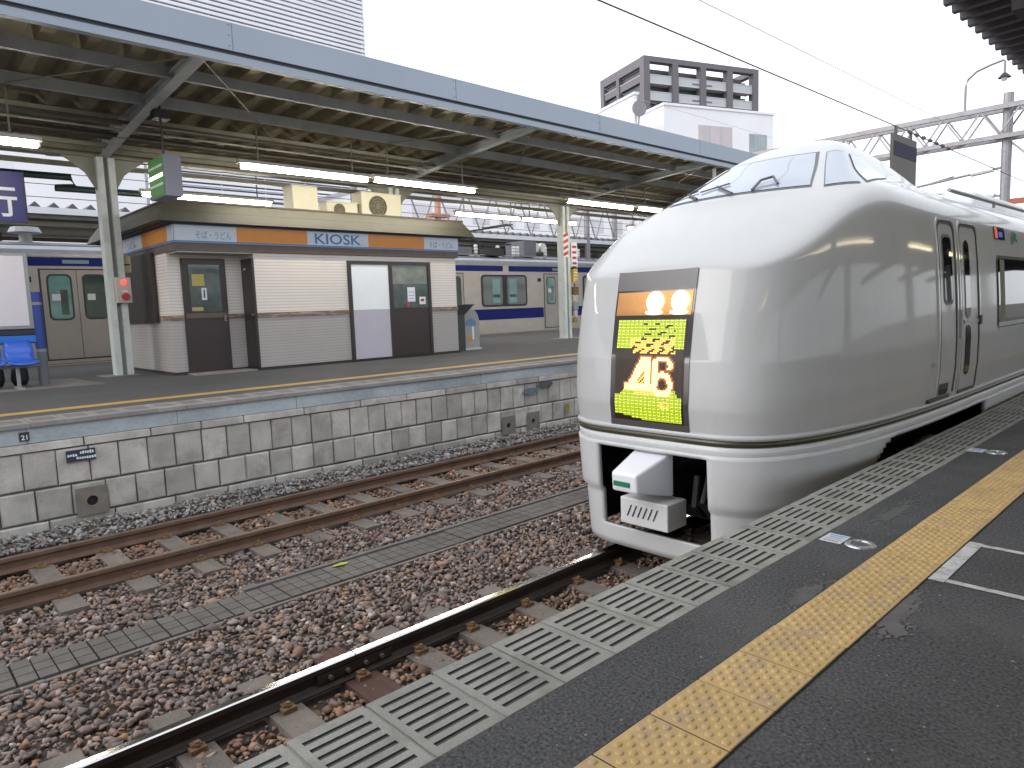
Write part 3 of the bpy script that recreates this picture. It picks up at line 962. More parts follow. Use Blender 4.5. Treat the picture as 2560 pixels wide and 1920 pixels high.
MB().mat(brown_trim).box(XD + .0405, XD + .058, 4.86, 5.68, 1.38, 1.48).build('lock_rail', None, dr)
# sliding front: frame, white leaf, glazed leaf
fr = MB().mat(brown_m)
ya, yb, zb, zt = 8.20, 10.47, ZF - .0 + .02, 2.54
fr.box(XK, XK + .05, ya, ya + .08, zb, zt); fr.box(XK, XK + .05, yb - .08, yb, zb, zt)
fr.box(XK, XK + .05, ya + .08, yb - .08, zt - .08, zt); fr.box(XK, XK + .05, ya + .08, yb - .08, zb, zb + .03)
fr.box(XK, XK + .052, 9.26, 9.36, zb + .03, zt - .08)
fr.build('front_frame', None, kiosk)
wlf = MB().mat(white_panel).box(XK + .002, XK + .03, ya + .08, 9.26, 1.44, zt - .08).build('white_leaf', None, kiosk)
MB().mat(lilac_panel).box(XK + .002, XK + .03, ya + .08, 9.26, zb + .03, 1.438).build('lower_leaf', None, kiosk)
gl = MB().mat(brown_m).box(XK + .002, XK + .03, 9.36, yb - .08, zb + .03, 1.44).build('glazed_leaf', None, kiosk)
MB().mat(win_kiosk).box(XK + .002, XK + .02, 9.36, yb - .08, 1.441, zt - .08).build('pane', None, gl)
MB().mat(M('frosted_strip', (0.20, 0.22, 0.20), rough=.3, var=.3, scale=5)).box(XK + .0205, XK + .023, 9.38, yb - .10, 2.02, zt - .1).build('frosted_strip', None, gl)
MB().mat(txt_white).box(XK + .0235, XK + .027, 9.78, 10.0, 1.60, 1.94).build('notice', None, gl)
MB().mat(M('notice_red', (0.45, 0.03, 0.05), var=.1)).box(XK + .0235, XK + .026, 9.76, 9.83, 1.47, 1.59).build('notice', None, gl)
MB().mat(txt_white).box(XK + .0235, XK + .027, 10.12, 10.30, 1.53, 1.71).build('notice', None, gl)
for i in range(3):
    MB().mat(txt_pblue).box(XK + .0275, XK + .029, 9.81, 9.97, 1.66 + .08 * i, 1.675 + .08 * i).build('notice_print', None, gl)
MB().mat(red_m).box(XK + .0275, XK + .029, 10.16, 10.26, 1.60, 1.66).build('notice_print', None, gl)
# soffit trim and sign band
XS = XK + .06
YS = Y0 - .02
tr = MB().mat(brown_trim)
tr.box(XRc - .02, XS, YS, Y1 + .05, ZT + .001, 2.805)
tr.box(XB, XRc - .021, YS + .001, Y1 + .05, ZT + .001, 2.805)
tr.build('soffit_trim', None, kiosk)
MB().mat(M('soffit_pale', (0.40, 0.42, 0.38), rough=.6, var=.1)).box(XRc + .02, XK + .03, Y0 + .02, YB - .01, ZT - .03, ZT - .002).build('soffit', None, kiosk)
band = MB().mat(sign_blue).box(XB, XS + .02, YS - .02, Y1 + .06, 2.806, 3.15).build('sign_band', None, kiosk)
def seg(nm, m_, a, b):
    return MB().mat(m_).box(XS + .0205, XS + .035, a, b, 2.845, 3.13).build(nm, None, band)
seg('sign_panel', sign_pale, YS - .01, 5.74); seg('orange_panel', orange_m, 5.745, 7.24); seg('sign_panel', sign_pale, 7.245, 8.74)
seg('orange_panel', orange_m, 8.745, 10.28); seg('sign_panel', sign_pale, 10.285, 11.33)
def segl(nm, m_, a, b):
    return MB().mat(m_).box(a, b, YS - .035, YS - .0205, 2.845, 3.13).build(nm, None, band)
segl('sign_panel', sign_pale, -10.95, XS + .018); segl('orange_panel', orange_m, -12.5, -10.955); segl('sign_panel', sign_pale, -14.6, -12.505)
text_mesh('sign_text', 'KIOSK', .30, (XS + .036, 7.42, 2.88), (0, 1, 0), (0, 0, 1), txt_blue, band, .003, width=1.12)
text_mesh('sign_text', 'そば・うどん', .165, (XS + .036, 4.95, 2.895), (0, 1, 0), (0, 0, 1), txt_pblue, band, .002, width=.68)
text_mesh('sign_text', 'そば・うどん', .165, (XS + .036, 10.44, 2.895), (0, 1, 0), (0, 0, 1), txt_pblue, band, .002, width=.74)
text_mesh('sign_text', 'そば・うどん', .165, (-14.3, YS - .036, 2.895), (1, 0, 0), (0, 0, 1), txt_pblue, band, .002, width=1.4)
# roof fascia in two tiers, sloping inwards
def frustum(b, r0, z0, r1, z1):
    (xa, xb, ya, yb), (xc, xd, yc, yd) = r0, r1
    b.hexa([(xa, ya, z0), (xb, ya, z0), (xb, yb, z0), (xa, yb, z0), (xc, yc, z1), (xd, yc, z1), (xd, yd, z1), (xc, yd, z1)])
rf = MB().mat(M('roof_underside_dark', (0.04, 0.045, 0.06), var=.05))
rf.box(XB - .2, XS + .12, YS - .2, Y1 + .25, 3.151, 3.17)
rf.mat(kroof_m)
frustum(rf, (XB - .35, XS + .24, YS - .36, Y1 + .42), 3.171, (XB - .27, XS + .16, YS - .26, Y1 + .31), 3.365)
frustum(rf, (XB - .25, XS + .15, YS - .245, Y1 + .295), 3.37, (XB - .17, XS + .05, YS - .13, Y1 + .18), 3.55)
rf.mat(dark); rf.box(XB - .24, XS + .14, YS - .23, Y1 + .28, 3.3645, 3.3705)
rf.mat(brown_trim); rf.box(XB - .2, XS + .07, YS - .15, Y1 + .2, 3.5505, 3.58)
rf.build('roof', None, kiosk)

# air conditioning units standing on the kiosk roof
def ac_unit(x0, x1, y0, y1, z0, z1, label, fan=True):
    t = thing('air_conditioner', label, 'air conditioner', ((x0 + x1) / 2, (y0 + y1) / 2, z0))
    MB().mat(ac_m).box(x0, x1, y0, y1, z0 + .05, z1).build('casing', None, t, bevel=.012)
    MB().mat(ac_m).box(x0 - .01, x1 + .012, y0 - .01, y1 + .01, z1 + .001, z1 + .022).build('lid', None, t)
    for yy in (y0 + .08, y1 - .14):
        MB().mat(black_steel).box(x0 + .03, x1 - .03, yy, yy + .06, z0, z0 + .05).build('foot', None, t)
    if fan:
        cy, cz = y0 + (y1 - y0) * .40, (z0 + z1) / 2 + .02
        rr = min((z1 - z0) * .40, (y1 - y0) * .34)
        MB().mat(M('fan_recess', (0.055, 0.05, 0.03), var=.1)).tube([(x1 + .001, cy, cz), (x1 + .006, cy, cz)], rr, 24).build('fan_opening', None, t)
        gr = MB().mat(M('fan_grille', (0.20, 0.18, 0.10), var=.1))
        for k in range(1, 5):
            n = 24
            pts = [(x1 + .012, cy + rr * k / 4.2 * math.cos(2 * math.pi * j / n), cz + rr * k / 4.2 * math.sin(2 * math.pi * j / n)) for j in range(n + 1)]
            gr.tube(pts, .006, 4)
        for j in range(8):
            a = math.pi * j / 4
            gr.bar((x1 + .014, cy, cz), (x1 + .014, cy + rr * math.cos(a), cz + rr * math.sin(a)), .008)
        gr.build('fan_grille', None, t)
    return t
ac_unit(-11.95, -11.5, 7.42, 8.04, 3.58, 4.22, 'cream box unit on the kiosk roof, left of the fan units', fan=False)
ac_unit(-11.95, -11.6, 8.30, 9.12, 3.58, 3.95, 'low air conditioner with dark fan on the kiosk roof, middle of three')
ac_unit(-11.95, -11.5, 9.17, 10.30, 3.58, 4.22, 'large air conditioner with round fan grille on the right of the kiosk roof')

# ================================================================== FAR PLATFORM CANOPY
CYS = (-9.6, -2.8, 4.02, 10.8, 17.5, 24.3, 31.1)
XCOL = -12.65
canopy = thing('platform_canopy', 'long steel canopy with grey gutter edge roofing the far platform', 'canopy', (XCOL, 11, ZF))
CY0, CY1 = -14.0, 46.0
# fascia: tall gutter face with a dark drip groove and a lower lip
f = MB().mat(fascia_m)
f.box(-7.15, -7.0, CY0, CY1, 5.175, 5.56)
f.box(-7.15, -7.03, CY0, CY1, 5.02, 5.125)
f.mat(fascia_d); f.box(-7.14, -7.045, CY0, CY1, 5.1255, 5.1745)
f.build('fascia', None, canopy)
for k in range(12):
    yy = CY0 + 2.0 + k * 4.1
    MB().mat(M('fascia_seam', (0.17, 0.19, 0.22), rough=.5, var=.05)).box(-7.0, -6.9975, yy, yy + .012, 5.165, 5.555).build('seam', None, canopy)
    for dz in (0.05, .2, .34):
        MB().mat(galv).box(-7.0, -6.992, yy - .05, yy - .03, 5.18 + dz, 5.195 + dz).build('rivet', None, canopy)
# folded-plate roof, corrugations across the platform
def zroof(x): return 5.30 - (5.30 - 5.08) * min(1, max(0, (x + 7.1) / (XCOL + 7.1)))
def folded(xa, xb, za, zb, y0, y1, pitch, depth, mt, name, parent, thick=.004):
    b = MB().mat(mt)
    y = y0
    prof = []
    while y < y1:
        prof += [(y, 0), (y + pitch * .30, 0), (y + pitch * .42, depth), (y + pitch * .88, depth)]
        y += pitch
    n = len(prof)
    vs = []
    for (x, z) in ((xa, za), (xb, zb)):
        vs += [(x, q[0], z + q[1]) for q in prof]
    fs = [(i, i + 1, n + i + 1, n + i) for i in range(n - 1)]
    vs2 = [(x, y_, z_ + thick) for x, y_, z_ in vs]
    b.add(vs, fs); b.add(vs2, [tuple(reversed(q)) for q in fs])
    return b.build(name, None, parent)
folded(-7.15, XCOL, 5.29, 5.07, CY0, CY1, .56, .17, roof_under, 'roof_sheet', canopy)
folded(XCOL, -17.6, 5.07, 5.72, CY0, CY1, .56, .17, roof_under, 'roof_sheet', canopy)
# a few translucent sheets let through light: paler strips in the roof
# purlins
def channel(x, z0, z1, w, mt, name='purlin'):
    b = MB().mat(mt)
    b.box(x - .012, x, CY0, CY1, z0, z1)
    b.box(x - w, x - .0121, CY0, CY1, z0, z0 + .012)
    b.box(x - w, x - .0121, CY0, CY1, z1 - .012, z1)
    return b.build(name, None, canopy)
channel(-8.35, 5.06, 5.235, .07, steel_grey)
channel(-9.75, 4.985, 5.17, .07, steel_grey)
channel(-11.15, 4.93, 5.10, .07, olive)
channel(-14.1, 5.10, 5.24, .07, olive)
channel(-15.7, 5.25, 5.43, .07, olive)
MB().mat(fascia_m).box(-17.62, -17.55, CY0, CY1, 5.62, 6.0).build('fascia', None, canopy)
# longitudinal beams and conduits over the columns
b = MB().mat(olive)
b.box(XCOL - .10, XCOL + .10, CY0, CY1, 4.60, 4.62); b.box(XCOL - .10, XCOL + .10, CY0, CY1, 4.86, 4.88); b.box(XCOL - .012, XCOL + .012, CY0, CY1, 4.62, 4.86)
b.build('main_beam', None, canopy)
for (x, z, w, h, mt) in ((-11.5, 4.80, .12, .05, brown_steel), (-11.9, 4.84, .22, .06, brown_steel), (-12.2, 4.72, .10, .08, olive), (-10.7, 4.86, .10, .04, brown_steel),
                         (-13.3, 4.78, .25, .05, black_steel), (-13.9, 4.62, .08, .10, olive)):
    MB().mat(mt).box(x - w / 2, x + w / 2, CY0, CY1, z, z + h).build('conduit', None, canopy)
for (x, z, r_, mt) in ((-10.95, 4.80, .022, olive), (-11.28, 4.75, .018, brown_steel), (-12.45, 4.66, .02, brown_steel), (-13.05, 4.66, .025, olive)):
    MB().mat(mt).tube([(x, CY0, z), (x, CY1, z)], r_, 6).build('pipe', None, canopy)
# columns of paired members with haunches, and tapered rafters
for i, cy in enumerate(CYS):
    c = MB().mat(post_m)
    c.box(XCOL - .14, XCOL + .14, cy - .16, cy - .045, ZF, 4.6)
    c.box(XCOL - .14, XCOL + .14, cy + .045, cy + .16, ZF, 4.6)
    c.mat(M('post_recess', (0.24, 0.25, 0.24), rough=.6, var=.1)); c.box(XCOL - .05, XCOL + .05, cy - .0445, cy + .0445, ZF, 4.6)
    col_o = c.build('column', None, canopy)
    MB().mat(conc_far).box(XCOL - .35, XCOL + .30, cy - .42, cy + .24, ZF, ZF + .012).build('base_plate', None, col_o)
    hpoly = [(cy + .161, 4.6), (cy + .75, 4.6), (cy + .6, 4.5), (cy + .35, 4.3), (cy + .161, 3.95)]
    MB().mat(olive).prism(hpoly, 0, XCOL - .015, XCOL + .015).build('haunch', None, col_o)
    MB().mat(olive).prism([(2 * cy - a, z) for a, z in reversed(hpoly)], 0, XCOL - .015, XCOL + .015).build('haunch', None, col_o)
    # rafter: I section, tapering to the tip
    r_ = MB().mat(steel_grey)
    def ipart(xa, xb, ztop0, zbot0, ztop1, zbot1):
        fl = .018
        for (zt0, zb0, zt1, zb1, hw_) in ((ztop0, ztop0 - fl, ztop1, ztop1 - fl, .085), (zbot0 + fl, zbot0, zbot1 + fl, zbot1, .085), (ztop0 - fl, zbot0 + fl, ztop1 - fl, zbot1 + fl, .010)):
            r_.hexa([(xa, cy - hw_, zb0), (xb, cy - hw_, zb1), (xb, cy + hw_, zb1), (xa, cy + hw_, zb0),
                     (xa, cy - hw_, zt0), (xb, cy - hw_, zt1), (xb, cy + hw_, zt1), (xa, cy + hw_, zt0)])
    ipart(-12.6, -10.0, 5.00, 4.62, 5.06, 4.86)
    ipart(-10.0, -7.2, 5.06, 4.86, 5.19, 5.05)
    r_.mat(galv); r_.box(-7.21, -7.16, cy - .09, cy + .09, 5.03, 5.13)
    r_.build('rafter', None, canopy)
    r2_ = MB().mat(olive)
    r2_.hexa([(-12.7, cy - .06, 4.62), (-17.5, cy - .06, 5.5), (-17.5, cy + .06, 5.5), (-12.7, cy + .06, 4.62), (-12.7, cy - .06, 5.0), (-17.5, cy - .06, 5.62), (-17.5, cy + .06, 5.62), (-12.7, cy + .06, 5.0)])
    r2_.build('rafter', None, canopy)
    # diagonal tie rods below the sheet
    if i < len(CYS) - 1:
        cn = CYS[i + 1]
        MB().mat(olive).tube([(-7.4, cy + .1, 5.10), (-11.6, (cy + cn) / 2, 4.90)], .011, 5).build('tie_rod', None, canopy)
        MB().mat(olive).tube([(-7.4, cn - .1, 5.10), (-11.6, (cy + cn) / 2, 4.90)], .011, 5).build('tie_rod', None, canopy)

# canopy down pipes near the express train
for (x, y, label) in ((-7.3, 17.9, 'slim pale drainpipe hanging from the canopy edge just left of the train roof'),):
    t = thing('drainpipe', label, 'pipe', (x, y, ZF))
    MB().mat(post_m).tube([(x, y, ZF), (x, y, 5.0)], .05, 10).build('pipe', None, t)
    for z in (1.5, 3.2, 4.6):
        MB().mat(galv).tube([(x, y, z), (x, y, z + .05)], .062, 10).build('collar', None, t)

# fluorescent lamps under the canopy
def lamp(x, y0, y1, z, label, group='fluorescent lamps under the far canopy', tm=tube_m):
    t = thing('fluorescent_lamp', label, 'lamp', (x, (y0 + y1) / 2, z), group)
    b = MB().mat(M('lamp_tray', (0.70, 0.68, 0.62), rough=.5, var=.05))
    b.prism([(x - .09, z + .05), (x + .09, z + .05), (x + .05, z + .12), (x - .05, z + .12)], 1, y0, y1)
    b.build('tray', None, t)
    MB().mat(tm).tube([(x, y0 + .06, z), (x, y1 - .06, z)], .048 if tm is tube_m else .022, 8).build('tube', None, t)
    for yy in (y0 + .02, y1 - .06):
        MB().mat(olive).box(x - .03, x + .03, yy, yy + .04, z - .03, z + .05).build('end_socket', None, t)
    for yy in (y0 + .4, y1 - .4):
        MB().mat(olive).bar((x, yy, z + .12), (x, yy, 4.95), .025).build('hanger', None, t)
for (x, y0, y1, z, lab) in ((-9.9, -0.85, 2.48, 4.15, 'lit fluorescent lamp at the left edge, above the navy hanging sign'),
                            (-9.9, 5.57, 8.40, 4.18, 'lit fluorescent lamp above the left half of the kiosk, nearer row'),
                            (-9.9, 8.48, 11.38, 4.20, 'lit fluorescent lamp above the right end of the kiosk, nearer row'),
                            (-9.9, 14.66, 17.66, 4.22, 'lit fluorescent lamp above the striped column'),
                            (-9.9, 17.85, 20.85, 4.24, 'lit fluorescent lamp just left of the express train roof'),
                            (-14.6, 5.2, 8.4, 4.28, 'lit fluorescent lamp close over the kiosk roof, farther row'),
                            (-14.6, 14.5, 17.4, 4.42, 'lit fluorescent lamp right of the kiosk roof, farther row'),
                            (-14.6, 17.5, 20.4, 4.42, 'lit fluorescent lamp behind the striped column, farther row'),
                            (-14.6, 23.5, 26.4, 4.42, 'small lit fluorescent lamp far off by the train windscreen')):
    lamp(x, y0, y1, z, lab)

# ---- furniture on the far platform
# emergency button box on the first column
t = thing('emergency_box', 'cream emergency box with red lamp and red button on the column left of the kiosk', 'alarm box', (XCOL + .2, 4.1, 1.7))
MB().mat(cream_box).box(XCOL + .145, XCOL + .27, 3.96, 4.24, 1.74, 2.25).build('case', None, t, bevel=.01)
MB().mat(red_lamp).tube([(XCOL + .271, 4.11, 2.15), (XCOL + .31, 4.11, 2.15)], [.05, .035], 14).build('lamp', None, t)
MB().mat(red_m).tube([(XCOL + .271, 4.12, 1.86), (XCOL + .30, 4.12, 1.86)], .075, 18).build('button', None, t)
MB().mat(txt_white).box(XCOL + .271, XCOL + .274, 4.06, 4.17, 1.96, 1.99).build('label_strip', None, t)
t = thing('small_notice', 'small pale notice fixed behind the column beside the kiosk shutter', 'notice', (XCOL, 4.25, 2.5))
MB().mat(M('notice_cream', (0.50, 0.46, 0.26), var=.05)).box(XCOL + .02, XCOL + .05, 4.18, 4.33, 2.36, 2.70).build('sheet', None, t)
MB().mat(txt_dark).box(XCOL + .051, XCOL + .054, 4.2, 4.31, 2.5, 2.53).build('print', None, t)

# green hanging exit sign
gx, gy = -9.55, 4.02
t = thing('hanging_sign', 'green lit exit sign hanging under the canopy left of the kiosk', 'sign', (gx, gy, 3.35))
MB().mat(M('sign_case_grey', (0.27, 0.26, 0.31), rough=.5, var=.05)).box(gx - .38, gx + .38, gy - .0, gy + .28, 3.42, 4.08).build('case', None, t)
gm = EM('exit_green', (0.09, 0.30, 0.05), 0.10)
gw = EM('exit_white', (0.55, 0.7, 0.55), 0.15)
MB().mat(gm).box(gx - .36, gx + .36, gy - .012, gy - .001, 3.44, 4.06).build('face', None, t)
for (za, zb_, m_) in ((3.60, 3.64, gw), (3.735, 3.79, EM('exit_tube_reflection', (1, .98, .8), 3.0)), (3.90, 3.935, gw)):  # the glowing stripe imitates lamp tubes reflected in the sign face
    MB().mat(m_).box(gx - .345, gx + .345, gy - .018, gy - .0125, za, zb_).build('stripe', None, t)
MB().mat(brown_steel).bar((gx, gy + .14, 4.08), (gx, gy + .14, 5.0), .03).build('rod', None, t)
MB().mat(black_steel).box(gx - .12, gx + .12, gy + .02, gy + .26, 4.72, 4.86).build('bracket', None, t)

# navy hanging sign with white character, cut by the frame
t = thing('direction_sign', 'navy blue hanging sign with a white character at the left edge', 'sign', (-12.0, 2.2, 3.1))
MB().mat(navy).box(-12.06, -12.0, .2, 2.52, 3.2, 4.08).build('board', None, t)
MB().mat(M('sign_edge_brown', (0.05, 0.035, 0.05), var=.1)).box(-12.065, -11.995, 2.521, 2.55, 3.19, 4.09).build('edge', None, t)
text_mesh('character', '行', .58, (-11.998, 1.86, 3.34), (0, 1, 0), (0, 0, 1), txt_white, t, .003, width=.55)
for yy in (.6, 2.1):
    MB().mat(black_steel).bar((-12.03, yy, 4.08), (-12.03, yy, 4.9), .03).build('rod', None, t)

# notice board on blue posts, with a bench behind
t = thing('notice_board', 'large pale notice board on dark blue posts at the left edge of the far platform', 'notice board', (-11.8, 1.4, ZF))
MB().mat(grey_pt).box(-11.86, -11.78, -.4, 2.43, 1.30, 2.64).build('frame', None, t, bevel=.01)
MB().mat(board_face).box(-11.779, -11.77, -.34, 2.36, 1.36, 2.585).build('face', None, t)
MB().mat(black_steel).box(-11.86, -11.77, -.4, 2.43, 1.20, 1.285).build('rail', None, t)
MB().mat(M('board_blue_rail', (0.015, 0.16, 0.62), rough=.35, var=.04)).box(-11.86, -11.765, -.4, 2.43, 1.06, 1.185).build('blue_rail', None, t)
for yy in (-.45, 2.50):
    p = MB().mat(blue_dk)
    p.tube([(-11.82, yy, .9), (-11.82, yy, 1.95)], .085, 12)
    p.mat(M('post_grey', (0.13, 0.14, 0.16), rough=.4, var=.1)); p.tube([(-11.82, yy, ZF), (-11.82, yy, .9)], .085, 12)
    p.mat(galv); p.tube([(-11.82, yy, .88), (-11.82, yy, .93)], .09, 12); p.tube([(-11.82, yy, 1.72), (-11.82, yy, 1.77)], .09, 12)
    p.build('post', None, t)
t = thing('bench', 'bench of moulded blue plastic seats below the notice board', 'bench', (-11.3, 1.4, ZF))
def seat(y0, y1):
    b = MB().mat(blue_seat)
    prof = [(-11.62, 1.10), (-11.60, .95), (-11.56, .80), (-11.45, .735), (-11.30, .72), (-11.17, .735), (-11.12, .70)]
    n = 7
    rows = []
    for k in range(n):
        s = k / (n - 1)
        y = y0 + (y1 - y0) * s
        lift = .035 * (abs(2 * s - 1) ** 2.5)
        rows.append([(x, y + (.035 * (1 - 2 * s) if i == 0 else 0), z + lift * (1 if i > 2 else .3)) for i, (x, z) in enumerate(prof)])
    m_ = len(prof)
    vs = [p for r_ in rows for p in r_]
    fs = [(k * m_ + i, k * m_ + i + 1, (k + 1) * m_ + i + 1, (k + 1) * m_ + i) for k in range(n - 1) for i in range(m_ - 1)]
    b.add(vs, fs)
    o = b.build('seat', None, t, smooth=True)
    md = o.modifiers.new('thick', 'SOLIDIFY'); md.thickness = .025; md.offset = -1
    return o
for k in range(4):
    seat(2.36 - .47 * (k + 1) + .01, 2.36 - .47 * k - .02)
MB().mat(galv).tube([(-11.35, .3, .66), (-11.35, 2.36, .66)], .028, 8).build('rail', None, t)
for yy in (.6, 2.05):
    MB().mat(grey_pt).tube([(-11.35, yy, ZF), (-11.35, yy, .66)], .03, 8).build('leg', None, t)
    MB().mat(grey_pt).box(-11.6, -11.1, yy - .05, yy + .05, ZF, ZF + .03).build('foot', None, t)
for (yy, lab) in ((2.16, 'black bag under the bench, nearer the blue post'), (1.80, 'black bag under the bench at the left edge')):
    t2 = thing('bag', lab, 'bag', (-12.0, yy, ZF))
    b = MB().mat(M('black_bag', (0.012, 0.012, 0.015), rough=.6, var=.2))
    b.tube([(-12.0, yy, ZF + .02), (-12.0, yy, ZF + .12), (-12.0, yy, ZF + .32), (-12.0, yy, ZF + .40)], [.10, .14, .13, .06], 12)
    b.build('body', None, t2, smooth=True)
    MB().mat(black_steel).tube([(-12.0, yy - .06, ZF + .40), (-12.0, yy - .03, ZF + .48), (-12.0, yy + .03, ZF + .48), (-12.0, yy + .06, ZF + .40)], .012, 6).build('handle', None, t2)

# litter stand right of the kiosk
t = thing('litter_stand', 'dark litter stand with a pale rounded side panel right of the kiosk', 'litter bin', (-11.2, 11.95, ZF))
b = MB().mat(M('stand_dark', (0.045, 0.05, 0.045), rough=.45, var=.1))
b.box(-11.55, -11.15, 11.62, 11.90, ZF, 1.22)
b.hexa([(-11.55, 11.62, 1.22), (-11.15, 11.62, 1.22), (-11.15, 11.90, 1.22), (-11.55, 11.90, 1.22), (-11.60, 11.60, 1.48), (-11.08, 11.60, 1.48), (-11.08, 12.18, 1.48), (-11.60, 12.18, 1.48)])
b.build('body', None, t)
MB().mat(M('stand_lid_green', (0.04, 0.10, 0.085), rough=.4, var=.1)).box(-11.62, -11.06, 11.58, 12.2, 1.481, 1.50).build('lid', None, t)
arch = [(11.905, ZF + .06), (12.52, ZF + .06), (12.52, 1.0)] + [(12.52 - .25 * (1 - math.cos(a)), 1.0 + .36 * math.sin(a)) for a in (.3, .6, .9, 1.2, 1.5)] + [(12.12, 1.36), (11.905, 1.15)]
MB().mat(acrylic).prism(arch, 0, -11.32, -11.29).build('side_panel', None, t)
MB().mat(M('stand_foot', (0.5, 0.5, 0.5), rough=.5, var=.1)).box(-11.36, -11.22, 11.905, 12.54, ZF, ZF + .055).build('foot', None, t)
MB().mat(M('print_blue', (0.14, 0.22, 0.40), var=.1)).prism([(12.02 + .2 * (1 - math.cos(a)), .92 + .2 * math.sin(a)) for a in [k * math.pi / 10 for k in range(11)]], 0, -11.289, -11.285).build('print', None, t)
MB().mat(M('print_orange', (0.55, 0.28, 0.04), var=.1)).box(-11.289, -11.285, 12.08, 12.26, .50, .62).build('print', None, t)
MB().mat(txt_white).box(-11.289, -11.286, 12.26, 12.32, .55, .90).build('print', None, t)

# things on the second visible column
cy = 17.5
t = thing('column_tape', 'red and white striped warning band round the column right of the kiosk', 'warning band', (XCOL + .15, cy, 3.0))
MB().mat(txt_white).box(XCOL + .142, XCOL + .15, cy - .17, cy + .06, 2.95, 3.75).build('backing', None, t)
for k in range(4):
    z = 2.98 + .2 * k
    MB().mat(M('tape_red', (0.50, 0.05, 0.035), var=.1)).hexa([(XCOL + .1505, cy - .17, z), (XCOL + .155, cy - .17, z), (XCOL + .155, cy + .06, z + .09), (XCOL + .1505, cy + .06, z + .09),
                                               (XCOL + .1505, cy - .17, z + .10), (XCOL + .155, cy - .17, z + .10), (XCOL + .155, cy + .06, z + .19), (XCOL + .1505, cy + .06, z + .19)]).build('stripe', None, t)
t = thing('column_notice', 'white notice with red print on the striped column', 'notice', (XCOL + .2, cy + .3, 2.6))
MB().mat(txt_white).box(XCOL + .16, XCOL + .18, cy + .17, cy + .47, 2.62, 3.45).build('sheet', None, t)
for z in (2.72, 2.9, 3.08, 3.26):
    MB().mat(red_m).box(XCOL + .181, XCOL + .184, cy + .22, cy + .42, z, z + .08).build('print', None, t)
t = thing('column_box', 'yellow box below the white notice on the striped column', 'box', (XCOL + .2, cy + .3, 2.1))
MB().mat(M('box_yellow', (0.55, 0.36, 0.03), rough=.5, var=.1)).box(XCOL + .145, XCOL + .25, cy + .17, cy + .40, 2.15, 2.57).build('case', None, t, bevel=.01)
MB().mat(black_steel).box(XCOL + .15, XCOL + .24, cy + .2, cy + .36, 2.57, 2.66).build('cap', None, t)
for z in (2.24, 2.34, 2.44):
    MB().mat(txt_white).box(XCOL + .2505, XCOL + .254, cy + .2, cy + .36, z, z + .03).build('print', None, t)
t = thing('speaker_box', 'brown equipment cluster with switches on the striped column', 'equipment box', (XCOL + .2, cy + .3, 1.4))
for (ya, yb_, za, zb_, m_) in ((.17, .44, 1.72, 1.98, M('box_brown', (0.14, 0.085, 0.03), var=.1)), (.17, .36, 1.50, 1.70, cream_box), (.19, .40, 1.22, 1.48, grey_pt), (.20, .36, .98, 1.2, cream_box), (.18, .34, .80, .95, M('box_brass', (0.30, 0.20, 0.06), var=.1))):
    MB().mat(m_).box(XCOL + .145, XCOL + .24, cy + ya, cy + yb_, za, zb_).build('switch_box', None, t, bevel=.008)
MB().mat(black_steel).tube([(XCOL + .17, cy + .30, .8), (XCOL + .17, cy + .30, 2.1)], .02, 6).build('cable', None, t)
flat('white_line', [(-13.3, 17.6), (-12.3, 17.6), (-12.3, 18.3), (-13.3, 18.3)][:4], ZF + .0035, M('worn_line', (0.24, 0.22, 0.17), var=.1), far_platform)

# ================================================================== FAR TRAIN
def rpane(name, mt, parent, x0, x1, y0, y1, z0, z1, r_):
    poly = []
    for (cy_, cz_, a0) in ((y1 - r_, z1 - r_, 0), (y0 + r_, z1 - r_, 90), (y0 + r_, z0 + r_, 180), (y1 - r_, z0 + r_, 270)):
        for k in range(5):
            a = math.radians(a0 + 22.5 * k)
            poly.append((cy_ + r_ * math.cos(a), cz_ + r_ * math.sin(a)))
    return MB().mat(mt).prism(poly, 0, x0, x1).build(name, None, parent)
XT = -19.62
fy0, fy1 = -10.0, 48.0
ft = thing('commuter_train', 'stainless commuter train with blue bands standing behind the far platform', 'train', (-21.2, 15, -1.0))
sec = [(XT, .34), (XT, 3.22), (XT - .02, 3.36), (XT - .16, 3.55), (XT - .5, 3.68), (XT - 1.6, 3.76), (XT - 2.7, 3.68), (XT - 3.04, 3.55), (XT - 3.2, 3.3), (XT - 3.2, .34)]
b = MB().mat(stainless).prism([(XT, -.3), (XT, 3.22), (XT - 3.2, 3.22), (XT - 3.2, -.3)], 1, fy0, fy1)
b.build('body', None, ft)
b = MB().mat(roof_sil)
b.prism([(XT + .01, 3.221), (XT + .012, 3.29), (XT - .02, 3.40), (XT - .18, 3.50), (XT - .5, 3.54), (XT - .5, 3.221)], 1, fy0, fy1)
b.mat(roof_dk)
b.prism([(XT - .501, 3.222), (XT - .501, 3.57), (XT - 1.0, 3.68), (XT - 2.2, 3.68), (XT - 2.75, 3.57), (XT - 3.1, 3.3), (XT - 3.1, 3.222)], 1, fy0 + .002, fy1 - .002)
b.build('roof', None, ft)
MB().mat(M('gutter_gold', (0.35, 0.31, 0.2), rough=.4, metal=.3, var=.1)).box(XT, XT + .025, fy0, fy1, 3.205, 3.225).build('gutter', None, ft)
